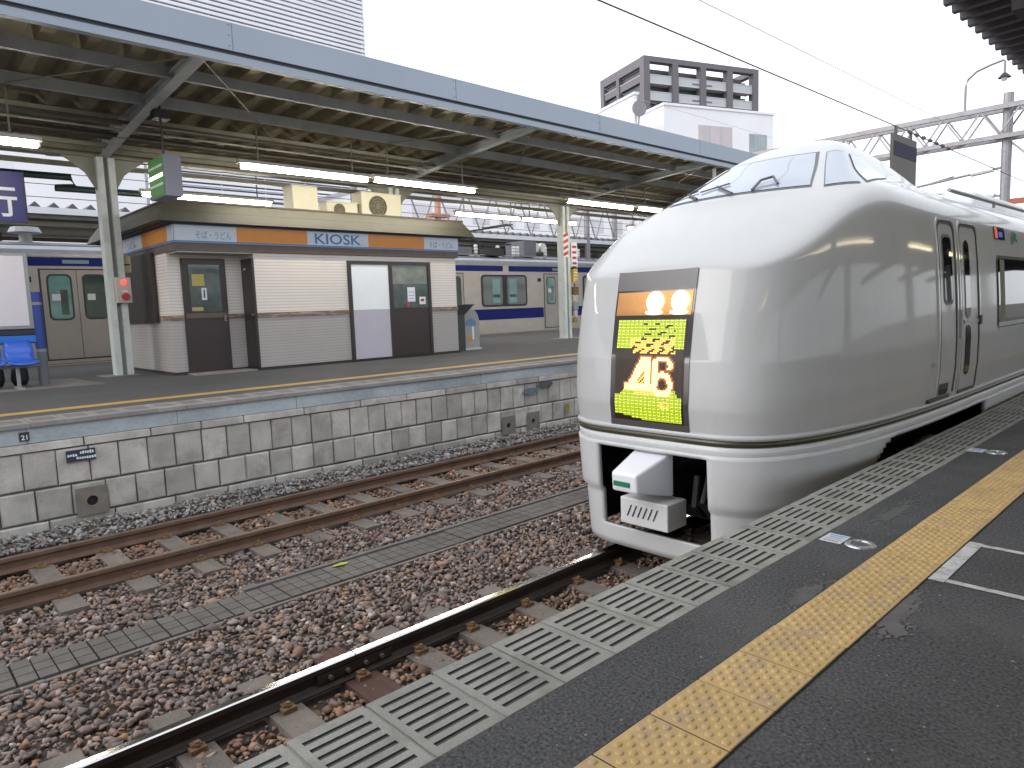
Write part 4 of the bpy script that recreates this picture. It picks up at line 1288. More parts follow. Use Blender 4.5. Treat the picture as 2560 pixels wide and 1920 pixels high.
# upper blue band in lengths
for (ya, yb) in ((fy0, 21.15), (21.5, 36.0), (36.4, fy1)):
    MB().mat(band_blue).box(XT + .001, XT + .008, ya, yb, 2.95, 3.19).build('upper_band', None, ft)
DOORS = [3.95 + 6.6 * k for k in range(-2, 6)]
for d in DOORS:
    dd = MB().mat(train_gap).box(XT + .0005, XT + .004, d - .05, d + 1.75, .34, 2.88).build('door_opening', None, ft)
    for s in (0, 1):
        a = d + s * .86
        lf = MB().mat(stainless_d).box(XT + .0045, XT + .016, a, a + .845, .38, 2.84).build('door_leaf', None, ft)
        rpane('window_rubber', train_gap, lf, XT + .0165, XT + .020, a + .12, a + .73, 1.45, 2.73, .14)
        rpane('pane', win_teal if s == 0 else win_far, lf, XT + .0201, XT + .023, a + .165, a + .685, 1.50, 2.68, .11)
        MB().mat(win_far).box(XT + .0231, XT + .0245, a + (.42 if s == 0 else .2), a + .6, 1.6, 2.3).build('pane_reflection', None, lf)
        MB().mat(txt_white).box(XT + .0246, XT + .027, a + .22, a + .42, 2.0, 2.18).build('sticker', None, lf)
    MB().mat(M('band_plate', (0.22, 0.34, 0.38), var=.1)).box(XT + .0085, XT + .012, d + .55, d + 1.2, 3.02, 3.12).build('side_plate', None, ft)
    MB().mat(black_steel).box(XT + .001, XT + .01, d - .45, d - .22, 2.5, 2.66).build('door_lamp', None, ft)
for i, d in enumerate(DOORS[:-1]):
    a = d + 1.75 + .95
    wn = rpane('window', black_steel, ft, XT + .001, XT + .012, a, a + 2.75, 1.42, 2.80, .18)
    for s in (0, 1):
        q = a + .10 + s * 1.42
        rpane('pane', win_far, wn, XT + .0125, XT + .016, q, q + 1.13, 1.50, 2.72, .12)
        q2 = q + (.55 if s == 0 else .12)
        MB().mat(win_teal).box(XT + .0165, XT + .018, q2, q2 + .45, 1.58, 2.62).build('lit_pane', None, wn)
        MB().mat(M('seat_strip', (0.03, 0.12, 0.17), var=.3)).box(XT + .0185, XT + .02, q2 + .02, q2 + .43, 1.82, 1.95).build('strip', None, wn)
    MB().mat(band_blue).box(XT + .001, XT + .008, d + 1.85, d + 6.5, .86, 1.32).build('lower_band', None, ft)
MB().mat(M('sill_dark', (0.05, 0.045, 0.04), var=.1)).box(XT - 3, XT + .02, fy0, fy1, -.6, -.301).build('underframe', None, ft)
# roof equipment
MB().mat(roof_dk).box(XT - 2.2, XT - .9, 23.4, 24.2, 3.7, 4.45).build('equipment_box', None, ft, bevel=.02)
MB().mat(roof_dk).box(XT - 2.2, XT - .9, 18.7, 20.2, 3.7, 4.05).build('equipment_box', None, ft, bevel=.02)
for (yy, r_) in ((24.5, .22), (25.0, .22)):
    MB().mat(insul).tube([(XT - 1.8, yy, 4.2), (XT - 1.2, yy, 4.2)], r_, 14).build('reservoir', None, ft)
for yy in (20.4, 21.7, 22.7, 22.95, 24.8, 27.2):
    b = MB().mat(insul)
    for k in range(4):
        b.cyl((XT - .9, yy), .10, .07, 3.68 + k * .13, 3.78 + k * .13, 10)
    b.build('insulator', None, ft)
b = MB().mat(black_steel)
b.bar((XT - 1, 20.2, 4.2), (XT - 1, 22.6, 4.25), .08); b.bar((XT - 2, 20.2, 4.2), (XT - 2, 22.6, 4.25), .08)
b.bar((XT - 1.5, 21.4, 4.2), (XT - 1.5, 20.2, 4.75), .09); b.bar((XT - 1.5, 20.2, 4.75), (XT - 1.5, 22.1, 5.05), .07)
b.bar((XT - 2.3, 22.1, 5.1), (XT - .6, 22.1, 5.1), .06); b.bar((XT - 2.3, 22.4, 5.1), (XT - .6, 22.4, 5.1), .06)
b.bar((XT - .6, 22.2, 5.1), (XT - .35, 22.2, 4.85), .05)
b.box(XT - 1.2, XT - .5, 20.9, 21.7, 3.68, 4.0)
b.build('pantograph', None, ft)
for (a, c) in (((XT - .8, 19, 3.72), (XT - .8, 34, 3.72)),):
    MB().mat(galv).bar(a, c, .05).build('roof_rail', None, ft)
b = MB().mat(grey_pt)
b.cyl((XT - 1.2, 3.9), .16, .16, 3.68, 3.95, 14); b.cyl((XT - 1.2, 3.9), .42, .34, 3.95, 4.1, 16)
b.build('roof_ventilator', None, ft)
b = MB().mat(black_steel); b.cyl((XT - 1.5, 31.8), .45, .38, 4.3, 4.9, 10); b.bar((XT - 1.5, 31.8, 3.7), (XT - 1.5, 31.8, 4.3), .1)
b.build('roof_horn', None, ft)

# ================================================================== BEHIND
# second canopy beyond the commuter train
c2 = thing('rear_canopy', 'second canopy with ridged roof beyond the commuter train', 'canopy', (-26, 15, 0))
b = MB().mat(M('rear_sheet', (0.10, 0.095, 0.10), rough=.6, var=.1))
yy = -6.0
while yy < 60:
    b.prism([(yy, 5.14), (yy + .30, 5.14), (yy + .15, 5.30)], 0, -30, -23.9)
    yy += .53
b.build('roof_ridges', None, c2)
MB().mat(M('rear_gutter', (0.68, 0.69, 0.73), rough=.5, var=.05)).box(-24.0, -23.9, -8, 60, 4.92, 5.13).build('gutter', None, c2)
MB().mat(M('rear_under', (0.10, 0.095, 0.085), rough=.7, var=.2)).box(-30, -24.001, -8, 60, 4.78, 5.12).build('soffit', None, c2)
for (x, z) in ((-24.6, 4.6), (-25.6, 4.45), (-26.8, 4.3), (-28.0, 4.1)):
    MB().mat(olive if x > -26 else brown_steel).box(x, x + .12, -8, 60, z, z + .14).build('purlin', None, c2)
for k in range(8):
    MB().mat(olive).box(-27.1, -26.9, -4 + 8 * k, -3.8 + 8 * k, -1, 4.8).build('column', None, c2)

# dark green cable duct and wires in the gap
t = thing('cable_duct', 'dark green cable duct stepping down beyond the first column', 'cable duct', (-17, 3, 4.4))
MB().mat(M('duct_green', (0.02, 0.045, 0.045), rough=.4, var=.1)).tube([(-17, -2, 4.88), (-17, 4.35, 4.94), (-17, 4.45, 4.72), (-17, 4.0, 4.66), (-17, 8.4, 4.68)], .085, 10).build('duct', None, t)
MB().mat(black_steel).box(-17.2, -16.9, 6.2, 9.3, 4.55, 4.75).build('junction_box', None, t)

def wire(name, label, pts, r_, mt, group=None):
    o = MB().mat(mt).tube(pts, r_, 5).build(name, origin=pts[0])
    return tag(o, label, 'wire', group)
for (x, z, lab) in ((-22.0, 5.9, 'thin feeder wire seen below the canopy, uppermost'), (-22.3, 5.6, 'thin feeder wire seen below the canopy, middle'), (-22.6, 5.25, 'thin feeder wire seen below the canopy, lowest')):
    wire('feeder_wire', lab, [(x, -10, z), (x, 50, z)], .012, wire_m)

# white office block seen through the gap, and pale station building farther right
def facade(name, label, x, y0, y1, z1, rows, cols, wcol, depth=14):
    t = thing(name, label, 'building', (x, (y0 + y1) / 2, -1.7))
    MB().mat(bldg_white).box(x - depth, x, y0, y1, -1.7, z1).build('wall', None, t)
    MB().mat(bldg_pale).box(x - depth - .1, x + .15, y0 - .1, y1 + .1, z1 + .001, z1 + .35).build('parapet', None, t)
    for r_ in range(rows):
        for c in range(cols):
            w_ = (y1 - y0) / cols
            ya = y0 + w_ * (c + .2); yb = ya + w_ * .6
            za = -1.7 + (z1 + 1.7) / rows * (r_ + .3); zb_ = za + (z1 + 1.7) / rows * .45
            wn = MB().mat(wcol).box(x + .001, x + .06, ya, yb, za, zb_).build('window', None, t)
    return t
facade('office_block', 'plain white building seen under the canopy at the left', -46, -20, 14.7, 15, 1, 1, M('blind_panel', (0.86, 0.84, 0.87), var=.02))
facade('station_building', 'pale pinkish station building seen under the canopy between kiosk and column', -50, 34, 84, 12.0, 4, 14, M('dim_window', (0.70, 0.66, 0.69), var=.2, scale=.3))
# orange gantry posts beyond the commuter train
for (y, lab) in ((26.5, 'orange steel post beyond the kiosk roof corner'),):
    t = thing('gantry_post', lab, 'post', (-31, y, 0))
    MB().mat(orange_pt).box(-31.15, -30.85, y - .12, y + .12, -1.5, 8.6).build('post', None, t)
    MB().mat(orange_pt).box(-31.3, -30.7, y - .7, y + .7, 6.9, 7.1).build('crossarm', None, t)
    MB().mat(orange_pt).box(-31.3, -30.7, y - .7, y + .7, 8.6, 8.8).build('crossarm', None, t)
# lattice of overhead line steelwork behind
t = thing('rear_gantry', 'pale lattice steelwork of overhead line behind the kiosk roof', 'gantry', (-33, 30, -1.5))
b = MB().mat(galv)
for k in range(10):
    y = 22 + 2.4 * k
    b.bar((-33, y, 6.4), (-33, y + 1.2, 9.2), .07); b.bar((-33, y + 1.2, 9.2), (-33, y + 2.4, 6.4), .07)
b.bar((-33, 22, 6.4), (-33, 46, 6.4), .1); b.bar((-33, 22, 9.2), (-33, 46, 9.2), .1)
b.bar((-33, 22, -1.5), (-33, 22, 9.4), .3); b.bar((-33, 46, -1.5), (-33, 46, 9.4), .3)
b.build('lattice', None, t)

# louvred tower upper left
tw = thing('louvred_tower', 'tall building clad in pale horizontal louvres behind the canopy, upper left', 'building', (-66, 30, -1.7))
TY0, TY1, TX = 19.2, 40.55, -60.0
MB().mat(louvre_b).box(TX - 14, TX - .35, TY0 + .1, TY1 - .1, -1.7, 46).build('core', None, tw)
for k in range(106):
    z = 0.0 + k * .42
    MB().mat(louvre).box(TX - .3, TX, TY0, TY1, z, z + .26).build('louvre', None, tw)
MB().mat(louvre).box(TX - .35, TX + .02, TY1, TY1 + .12, -1.7, 46).build('corner_trim', None, tw)
for k in range(5):
    y = TY0 + 4 * k + 2
    MB().mat(louvre).box(TX - .34, TX - .305, y, y + .1, -1.7, 46).build('mullion', None, tw)

# apartment block, turned twenty degrees to the tracks
A = math.radians(20.0)
ex = Vector((math.sin(A), math.cos(A), 0))        # along the balcony front
ey = Vector((-math.cos(A), math.sin(A), 0))       # along the gable, away to the left
def obox(b, org, a0, a1, b0, b1, z0, z1):
    p = [org + ex * a + ey * c for a, c in ((a0, b0), (a1, b0), (a1, b1), (a0, b1))]
    b.hexa([(q.x, q.y, z0) for q in p] + [(q.x, q.y, z1) for q in p])
    return b
D_ = 137.0
az = math.radians(-35.85)
org = Vector((CAM.x + D_ * math.sin(az), CAM.y + D_ * math.cos(az), 0))
HT = CAM.z + D_ * .3287
# widths solved from bearing of the far corners
def width_to(azd, e):
    d = Vector((math.sin(math.radians(azd)), math.cos(math.radians(azd)), 0))
    q = org - Vector((CAM.x, CAM.y, 0))
    den = e.x * d.y - e.y * d.x
    return (q.y * d.x - q.x * d.y) / den
WA, WB = abs(width_to(-27.47, ex)), abs(width_to(-39.2, ey))
ap = thing('apartment_block', 'dark framed apartment block with pale balconies behind the canopy, upper centre right', 'building', (org.x, org.y, -1.7))
obox(MB().mat(bldg_dark), org, .8, WA - 2.6, 2.2, WB - 1.2, -1.7, HT - 1.9).build('core', None, ap)
FL = 3.02
nb = 4
fw = WA / nb
pw = 1.35
for k in range(nb + 1):
    a = k * (WA - pw) / nb
    obox(MB().mat(bldg_grey), org, a, a + pw, 0, pw, -1.7, HT).build('pier', None, ap)
obox(MB().mat(bldg_grey), org, .002, WA - .002, .002, pw - .01, HT - .9, HT + .05).build('top_beam', None, ap)
obox(MB().mat(bldg_grey), org, .003, pw - .003, pw, WB, HT - 1.6, HT).build('top_beam', None, ap)
obox(MB().mat(bldg_grey), org, .0, pw, WB - pw, WB + .01, -1.7, HT - 1.61).build('pier', None, ap)
obox(MB().mat(bldg_grey), org, .0, pw, WB * .55, WB * .55 + 1.0, -1.7, HT - 1.61).build('pier', None, ap)
obox(MB().mat(bldg_grey), org, WA - pw, WA - .003, pw, WB * .9, HT - 1.0, HT).build('top_beam', None, ap)
obox(MB().mat(bldg_grey), org, .6, WA - 2.6, 2.2, WB, HT - 1.89, HT - 1.5).build('roof_slab', None, ap)
for r_ in range(14):
    z = HT - 4.4 - FL * r_
    if z < 0: break
    for k in range(nb):
        a0 = k * (WA - pw) / nb + pw; a1 = (k + 1) * (WA - pw) / nb
        bo = obox(MB().mat(bldg_pale), org, a0 - .05, a1 + .05, .35, .55, z, z + 1.25).build('balcony', None, ap)
        obox(MB().mat(M('balcony_slab', (0.60, 0.60, 0.60), var=.05)), org, a0, a1, .35, 2.19, z - .25, z - .001).build('slab', None, bo)
        obox(MB().mat(M('balcony_rail', (0.62, 0.63, 0.64), var=.05)), org, a0 - .05, a1 + .05, .28, .60, z + 1.25, z + 1.36).build('rail', None, bo)
        obox(MB().mat(bldg_dark), org, a0 + .1, a1 - .1, 2.15, 2.19, z + .1, z + 2.3).build('window', None, ap)
        if k in (1, 2):
            s0 = a1 - 1.7 if k == 1 else a0
            obox(MB().mat(bldg_grey), org, s0, s0 + 1.6, .30, .345, z + .25, z + .5).build('screen', None, bo)
    # gable balconies
    obox(MB().mat(bldg_grey), org, .25, .5, pw, WB - pw, z + .1, z + 1.3).build('gable_band', None, ap)
    obox(MB().mat(bldg_pale), org, .2, .55, pw, WB - pw, z + 1.301, z + 1.42).build('gable_rail', None, ap)

# white lower buildings in front of it
def white_block(azd, Dd, h, wa, wb, label, windows):
    d = Vector((math.sin(math.radians(azd)), math.cos(math.radians(azd)), 0))
    og = Vector((CAM.x, CAM.y, 0)) + d * Dd
    t = thing('white_building', label, 'building', (og.x, og.y, -1.7))
    obox(MB().mat(bldg_white), og, 0, wa, 0, wb, -1.7, h).build('wall', None, t)
    obox(MB().mat(bldg_white), og, -.15, wa + .15, -.15, wb + .15, h + .001, h + .3).build('parapet', None, t)
    for (a0, a1, z0, z1, m_) in windows:
        w_ = obox(MB().mat(m_), og, a0, a1, -.02, -.001, z0, z1).build('window', None, t)
        obox(MB().mat(bldg_pale), og, a0 - .12, a1 + .12, -.16, -.021, z0 - .18, z0 - .02).build('sill', None, w_)
        for k in range(1, 3):
            a = a0 + (a1 - a0) * k / 3
            obox(MB().mat(bldg_pale), og, a - .05, a + .05, -.06, -.021, z0, z1).build('mullion', None, w_)
    return t, og
pink = M('pale_recess', (0.60, 0.54, 0.55), var=.1, scale=.5)
Dd = 92.0
h1 = CAM.z + Dd * .262
t, og = white_block(-34.36, Dd, h1, 17.5, 12, 'white building with a greenish window below the apartment block', [(5.2, 10.6, h1 - 6.5, h1 - 2.0, pink), (13.4, 16.4, h1 - 6.0, h1 - 2.6, win_bldg)])
MB().mat(bldg_white).tube([(og.x - 2, og.y + 8, h1 + .3), (og.x - 2, og.y + 8, h1 + 1.3)], .3, 8).build('vent_pipe', None, t)
Dd = 88.0
h2 = CAM.z + Dd * .279
t, og = white_block(-36.6, Dd, h2, .4, 9, 'white windowless building at the left foot of the apartment block', [])
MB().mat(galv).tube([(og.x + .8, og.y - .2, h2 - 1.8), (og.x + 1.0, og.y - .3, h2 - 1.8)], .9, 14).build('satellite_dish', None, t)
MB().mat(galv).bar((og.x + .6, og.y - .1, h2 - 4), (og.x + .9, og.y - .2, h2 - 1.8), .12).build('dish_arm', None, t)
# rusty roof peeping over the canopy end
t = thing('small_roof', 'small rusty ventilator roof over the end of the canopy', 'roof', (-16, 45, 0))
b = MB().mat(M('rusty_sheet', (0.40, 0.24, 0.20), rough=.8, var=.2))
b.hexa([(-17, 40, 7.5), (-13, 40, 7.5), (-13, 44, 7.5), (-17, 44, 7.5), (-15.6, 41, 8.2), (-14.4, 41, 8.2), (-14.4, 43, 8.2), (-15.6, 43, 8.2)])
b.box(-15.5, -14.5, 41.4, 42.6, -1, 7.5)
b.build('cap', None, t)

# ---- overhead line portal on the right
PY = 32.0
pt = thing('overhead_portal', 'lattice steel portal carrying the overhead lines at the right', 'gantry', (-3.5, PY, -1.7))
XL, XR_ = -26.0, 14.0
for dy in (-.35, .35):
    MB().mat(galv).box(XL, XR_, PY + dy - .06, PY + dy + .06, 8.0, 8.18).build('top_chord', None, pt)
    MB().mat(galv).box(XL, XR_, PY + dy - .06, PY + dy + .06, 6.94, 7.10).build('bottom_chord', None, pt)
    x = XL
    k = 0
    while x < XR_ - 1:
        MB().mat(galv).bar((x, PY + dy, 7.1), (x + .62, PY + dy, 8.02), .055).build('web_bar', None, pt)
        MB().mat(galv).bar((x + .62, PY + dy, 8.02), (x + 1.24, PY + dy, 7.1), .055).build('web_bar', None, pt)
        x += 1.24
x = XL
while x < XR_:
    MB().mat(galv).bar((x, PY - .3, 7.04), (x + 1.24, PY + .3, 7.04), .04).build('lace_bar', None, pt)
    x += 1.24
for px in (-3.5, -24.0, 13.0):
    MB().mat(galv).tube([(px, PY, -1.7), (px, PY, 8.6)], .17, 12).build('post', None, pt)
for (px, z0) in ((-3.5, 5.6),):
    MB().mat(galv).bar((px, PY, 6.95), (px + 1.3, PY, z0), .07).build('brace', None, pt)
    MB().mat(rust_pt).box(px - .05, px + 1.0, PY - .08, PY + .08, 4.55, 4.75).build('rust_arm', None, pt)
# cantilever arms with insulators
for (z0, z1, xe) in ((5.95, 5.55, -7.2), (4.9, 5.35, -6.4)):
    MB().mat(galv).tube([(-3.6, PY, z0), (xe, PY, z1)], .045, 8).build('cantilever', None, pt)
    a = Vector((-3.6, PY, z0)); e = Vector((xe, PY, z1))
    MB().mat(insul).tube([a + (e - a) * .08, a + (e - a) * .28], .10, 10).build('insulator', None, pt)
MB().mat(galv).tube([(-6.6, PY, 5.6), (-5.2, PY, 5.85)], .03, 6).build('cantilever', None, pt)
# swan-neck lamp on the portal
t = thing('portal_lamp', 'swan neck lamp rising above the overhead portal', 'lamp', (-4.8, PY, 8.16))
MB().mat(galv).tube([(-4.9, PY, 8.16), (-4.9, PY, 9.15), (-4.82, PY, 9.4), (-4.55, PY, 9.62), (-4.1, PY, 9.75), (-3.7, PY, 9.82), (-3.66, PY, 9.75), (-3.66, PY, 9.35)], .045, 8).build('neck', None, t)
MB().mat(black_steel).cyl((-3.66, PY), .22, .08, 9.18, 9.34, 12).build('shade', None, t)
MB().mat(insul).cyl((-3.66, PY), .08, .12, 9.08, 9.18, 10).build('bulb', None, t)

# overhead wires
wire('contact_wire', 'thick dark overhead wire crossing the sky to the hanging plate', [(-3.2, -20, 5.58), (-3.2, 19, 5.55), (-3.2, 32, 5.5), (-3.2, 60, 5.5)], .013, wire_m)
wire('messenger_wire', 'pale overhead wire right of the thick dark one', [(-1.0, -20, 4.55), (-1.0, 30, 4.62), (-1.0, 60, 4.6)], .0055, wire_pale)
wire('feeder_wire', 'faint pale wire nearest the top right corner', [(-2.0, -20, 6.2), (-2.0, 30, 6.5), (-2.0, 60, 6.5)], .004, wire_pale)
wire('feeder_wire', 'faint thin wire above the left canopy edge', [(-12, -20, 8.4), (-12, 20, 8.45), (-12, 60, 8.45)], .006, wire_pale)
# beads on the contact wire
b = MB().mat(wire_m)
for k in range(7):
    b.tube([(-3.2, 20.5 + k * .55, 5.545), (-3.2, 20.62 + k * .55, 5.545)], .05, 6)
b.build('wire_clamps', origin=(-3.2, 20.5, 5.5))
tag(bpy.data.objects['wire_clamps'], 'row of small dark clamps on the overhead wire past the hanging plate', 'clamps')

# plate hung from the wire
t = thing('hanging_plate', 'grey brown plate with dark stripe hanging from the overhead wire above the train', 'sign', (-3.2, 19.5, 4.0))
MB().mat(beige_pl).box(-3.24, -3.16, 19.3, 21.0, 3.4, 5.35).build('plate', None, t)
MB().mat(navy_dk).box(-3.159, -3.152, 19.3, 21.0, 4.82, 5.17).build('stripe', None, t)
for yy in (19.5, 20.6):
    MB().mat(black_steel).box(-3.22, -3.18, yy, yy + .12, 5.351, 5.56).build('hook', None, t)

# ---- near canopy above the photographer
nc = thing('near_canopy', 'corrugated grey canopy over the near platform, cut by the top right corner', 'canopy', (6.5, 8, 0))
NX0, NX1, NZ = 1.82, 11.0, 3.2
def wavy(x0, z0, x1, z1, y0, y1, pitch, depth, mt, name, parent):
    b = MB().mat(mt)
    prof = []
    y = y0
    while y < y1:
        for (f_, d_) in ((0, 0), (.30, .0), (.42, 1), (.92, 1)):
            prof.append((y + f_ * pitch, d_ * depth))
        y += pitch
    n = len(prof)
    vs = [(x0, a, z0 + d) for a, d in prof] + [(x1, a, z1 + d) for a, d in prof]
    vs2 = [(x, y_, z_ + .006) for x, y_, z_ in vs]
    fs = [(i, i + 1, n + i + 1, n + i) for i in range(n - 1)]
    b.add(vs, fs); b.add(vs2, [tuple(reversed(q)) for q in fs])
    return b.build(name, None, parent)
wavy(NX0, NZ, NX1, NZ + .35, -14, 50, .18, .055, near_roof, 'roof_sheet', nc)
for x in (2.9, 4.6, 6.4, 8.2, 10.0):
    MB().mat(M('near_beam', (0.075, 0.068, 0.072), rough=.6, var=.1)).box(x - .06, x + .06, -14, 50, NZ - .12 + (x - NX0) * .038, NZ - .012 + (x - NX0) * .038).build('purlin', None, nc)
for y in (-9.2, -2.2, 4.8, 11.8, 18.8, 25.8, 32.8):
    MB().mat(post_m).box(6.35, 6.65, y - .15, y + .15, 0, NZ - .33).build('column', None, nc)
    MB().mat(M('near_beam', (0.075, 0.068, 0.072))).box(2.3, 10.8, y - .08, y + .08, NZ - .32, NZ - .125).build('rafter', None, nc)
for i, (y0, y1) in enumerate(((1.2, 3.6), (6.0, 8.4), (8.6, 11.0), (13.5, 16.0), (18, 20.4))):
    lamp(4.0, y0, y1, 2.78, 'lit fluorescent lamp under the near canopy, behind the viewer', 'fluorescent lamps under the near canopy', tube_near)

# ================================================================== EXPRESS TRAIN
def ip(tab):
    a = np.array(tab, float)
    return lambda z: np.interp(z, a[:, 0], a[:, 1])
from_z_hw = ip([(-.9, 1.30), (.1, 1.37), (.2, 1.385), (.35, 1.415), (.6, 1.44), (.9, 1.445), (1.3, 1.43), (1.7, 1.405), (2.1, 1.365), (2.4, 1.32), (3.2, 1.2)])
from_z_yf = ip([(-.9, 5.02), (.1, 4.975), (.2, 4.97), (.5, 4.94), (.9, 4.97), (1.3, 5.04), (1.7, 5.13), (2.2, 5.3), (3.2, 5.6)])
YC_, NX_, MY_ = 8.6, 5.7, 2.2

def smax(a, b, k):
    h = np.clip(.5 + .5 * (a - b) / k, 0, 1)
    return b + (a - b) * h + k * h * (1 - h)
def smin(a, b, k): return -smax(-a, -b, k)

def f_body(u, y, z):
    hw, yf = from_z_hw(z), from_z_yf(z)
    v = np.clip(YC_ - y, 0, None) / (YC_ - yf)
    q = (np.abs(u) / hw) ** NX_ + v ** MY_
    d_plan = (np.maximum(q, 1e-9) ** .25 - 1) * 1.1
    hood = 1.70 + .575 * (y - 5.12) - .11 * u * u
    roof = 2.70 - .44 * (np.abs(u) / 1.3) ** 2.6
    top = smin(hood, roof, .35)
    d_top = (z - top) * .88
    k = .03 + .06 * np.clip((y - 5.2) / 1.6, 0, 1) + .03 * np.clip((np.abs(u) - .8) / .5, 0, 1)
    return smax(smax(d_plan, d_top, k), .20 - z, .02)

def f_bub(u, y, z):
    front = (6.18 + .42 * u * u + np.where(z > 2.34, (z - 2.34) * 2.05, (z - 2.34) * .5) - y) * .44
    roofb = (z - (3.08 - .28 * u * u - .085 * (y - 8.1) ** 2)) * .95
    side = (np.abs(u) - (1.02 - (z - 2.36) * .85 - .030 * (y - 7.4) ** 2)) * .80
    return np.maximum(smax(smax(front, side, .05), roofb, .10), 2.15 - z)

def f_train(u, y, z):
    return smin(f_body(u, y, z), f_bub(u, y, z), .06)

def cast(o, d, t0, t1, f=f_train):
    """first outward crossing along rays starting inside"""
    o, d = np.asarray(o, float), np.asarray(d, float)
    lo = np.full(o.shape[0], t0); hi = np.full(o.shape[0], t1)
    for _ in range(34):
        m_ = (lo + hi) / 2
        p = o + d * m_[:, None]
        ins = f(p[:, 0], p[:, 1], p[:, 2]) < 0
        lo = np.where(ins, m_, lo); hi = np.where(ins, hi, m_)
    return o + d * ((lo + hi) / 2)[:, None]

def grad(p, f=f_train):
    e = 1e-3
    g = np.stack([f(p[:, 0] + e, p[:, 1], p[:, 2]) - f(p[:, 0] - e, p[:, 1], p[:, 2]),
                  f(p[:, 0], p[:, 1] + e, p[:, 2]) - f(p[:, 0], p[:, 1] - e, p[:, 2]),
                  f(p[:, 0], p[:, 1], p[:, 2] + e) - f(p[:, 0], p[:, 1], p[:, 2] - e)], 1)
    return g / (np.linalg.norm(g, axis=1)[:, None] + 1e-12)

train = thing('express_train', 'white streamlined express train with lit display number 46 arriving at the near platform', 'train', (XC, 12, ZR))
toff = wloc(train)

def grid_obj(name, P, nr, nc, mt, parent, closed=False, smooth=True, flip=False, thick=0):
    """P: (nr*nc,3) in (u,y,z)"""
    V = P.copy(); V[:, 0] += XC
    V -= np.array(toff)
    fs = []
    cc = nc if closed else nc - 1
    for i in range(nr - 1):
        for j in range(cc):
            a, b_, c, d = i * nc + j, i * nc + (j + 1) % nc, (i + 1) * nc + (j + 1) % nc, (i + 1) * nc + j
            fs.append((a, d, c, b_) if flip else (a, b_, c, d))
    me = bpy.data.meshes.new(name)
    me.from_pydata(V.tolist(), [], fs)
    me.materials.append(mt)
    if smooth: me.polygons.foreach_set('use_smooth', [True] * len(me.polygons))
    me.update()
    o = link_mesh(name, me, parent)
    if thick:
        md = o.modifiers.new('t', 'SOLIDIFY'); md.thickness = thick; md.offset = -1
    return o

# shell: nose in spherical rays, car body in section rays
NP = 320
phi = np.linspace(0, 2 * math.pi, NP, endpoint=False)
rows = []
YN = 7.6
ys = list(np.linspace(26.0, 10.2, 9)) + list(np.linspace(9.9, YN, 16))
for y in ys:
    o_ = np.tile([0, y, 1.0], (NP, 1)); d_ = np.stack([np.cos(phi), np.zeros(NP), np.sin(phi)], 1)
    rows.append(cast(o_, d_, 0, 4))
for th in np.radians(np.concatenate([np.linspace(0.6, 40, 60), np.linspace(40.5, 88, 90), np.array([89, 89.7])])):
    o_ = np.tile([0, YN, 1.0], (NP, 1))
    d_ = np.stack([math.cos(th) * np.cos(phi), np.full(NP, -math.sin(th)), math.cos(th) * np.sin(phi)], 1)
    rows.append(cast(o_, d_, 0, 6))
P = np.concatenate(rows)
shell = grid_obj('body_shell', P, len(rows), NP, train_paint, train, closed=True, flip=True)

def on_front(u, z, off=.004):
    """points on the surface seen from ahead"""
    u, z = np.asarray(u, float).ravel(), np.asarray(z, float).ravel()
    o_ = np.stack([u, np.full_like(u, 8.4), z], 1); d_ = np.tile([0, -1, 0], (len(u), 1))
    p = cast(o_, d_, 0, 6)
    return p + grad(p) * off
def on_side(y, z, off=.004, sgn=1):
    y, z = np.asarray(y, float).ravel(), np.asarray(z, float).ravel()
    o_ = np.stack([np.zeros_like(y), y, z], 1); d_ = np.tile([sgn, 0, 0], (len(y), 1))
    p = cast(o_, d_, 0, 4)
    return p + grad(p) * off

def rrect(n, m_, a0, a1, b0, b1, rad):
    """grid covering a rounded rectangle (a across, b up)"""
    s = np.linspace(0, 1, n); t = np.linspace(0, 1, m_)
    A_, B_ = np.meshgrid(s, t)
    b = b0 + (b1 - b0) * B_
    dist = np.minimum(b - b0, b1 - b)
    ins = np.where(dist < rad, rad - np.sqrt(np.clip(rad ** 2 - (rad - dist) ** 2, 0, None)), 0)
    a = (a0 + ins) + (a1 - a0 - 2 * ins) * A_
    return a.ravel(), b.ravel(), m_, n

def patch_front(name, u0, u1, z0, z1, mt, parent, off=.004, rad=.0, n=20, m_=24, shape=None):
    a, b, nr, nc = rrect(n, m_, u0, u1, z0, z1, rad)
    return grid_obj(name, on_front(a, b, off), nr, nc, mt, parent)
def patch_side(name, y0, y1, z0, z1, mt, parent, off=.004, rad=.0, n=8, m_=28, lean=None):
    a, b, nr, nc = rrect(n, m_, y0, y1, z0, z1, rad)
    return grid_obj(name, on_side(a, b, off), nr, nc, mt, parent)
def strip_side(name, pts, w, mt, parent, off=.006):
    """ribbon following points (y,z) on the side"""
    pts = np.array(pts, float)
    # densify
    dense = []
    for a, b in zip(pts[:-1], pts[1:]):
        n = max(2, int(np.hypot(*(b - a)) / .04))
        dense += [a + (b - a) * k / n for k in range(n)]
    dense.append(pts[-1]); dense = np.array(dense)
    tn = np.gradient(dense, axis=0); tn /= np.linalg.norm(tn, axis=1)[:, None] + 1e-9
    nn = np.stack([-tn[:, 1], tn[:, 0]], 1)
    L_, R_ = dense + nn * w / 2, dense - nn * w / 2
    q = np.stack([L_, R_], 1).reshape(-1, 2)
    p = on_side(q[:, 0], q[:, 1], off)
    return grid_obj(name, p, len(dense), 2, mt, parent, smooth=False, thick=off * .9)

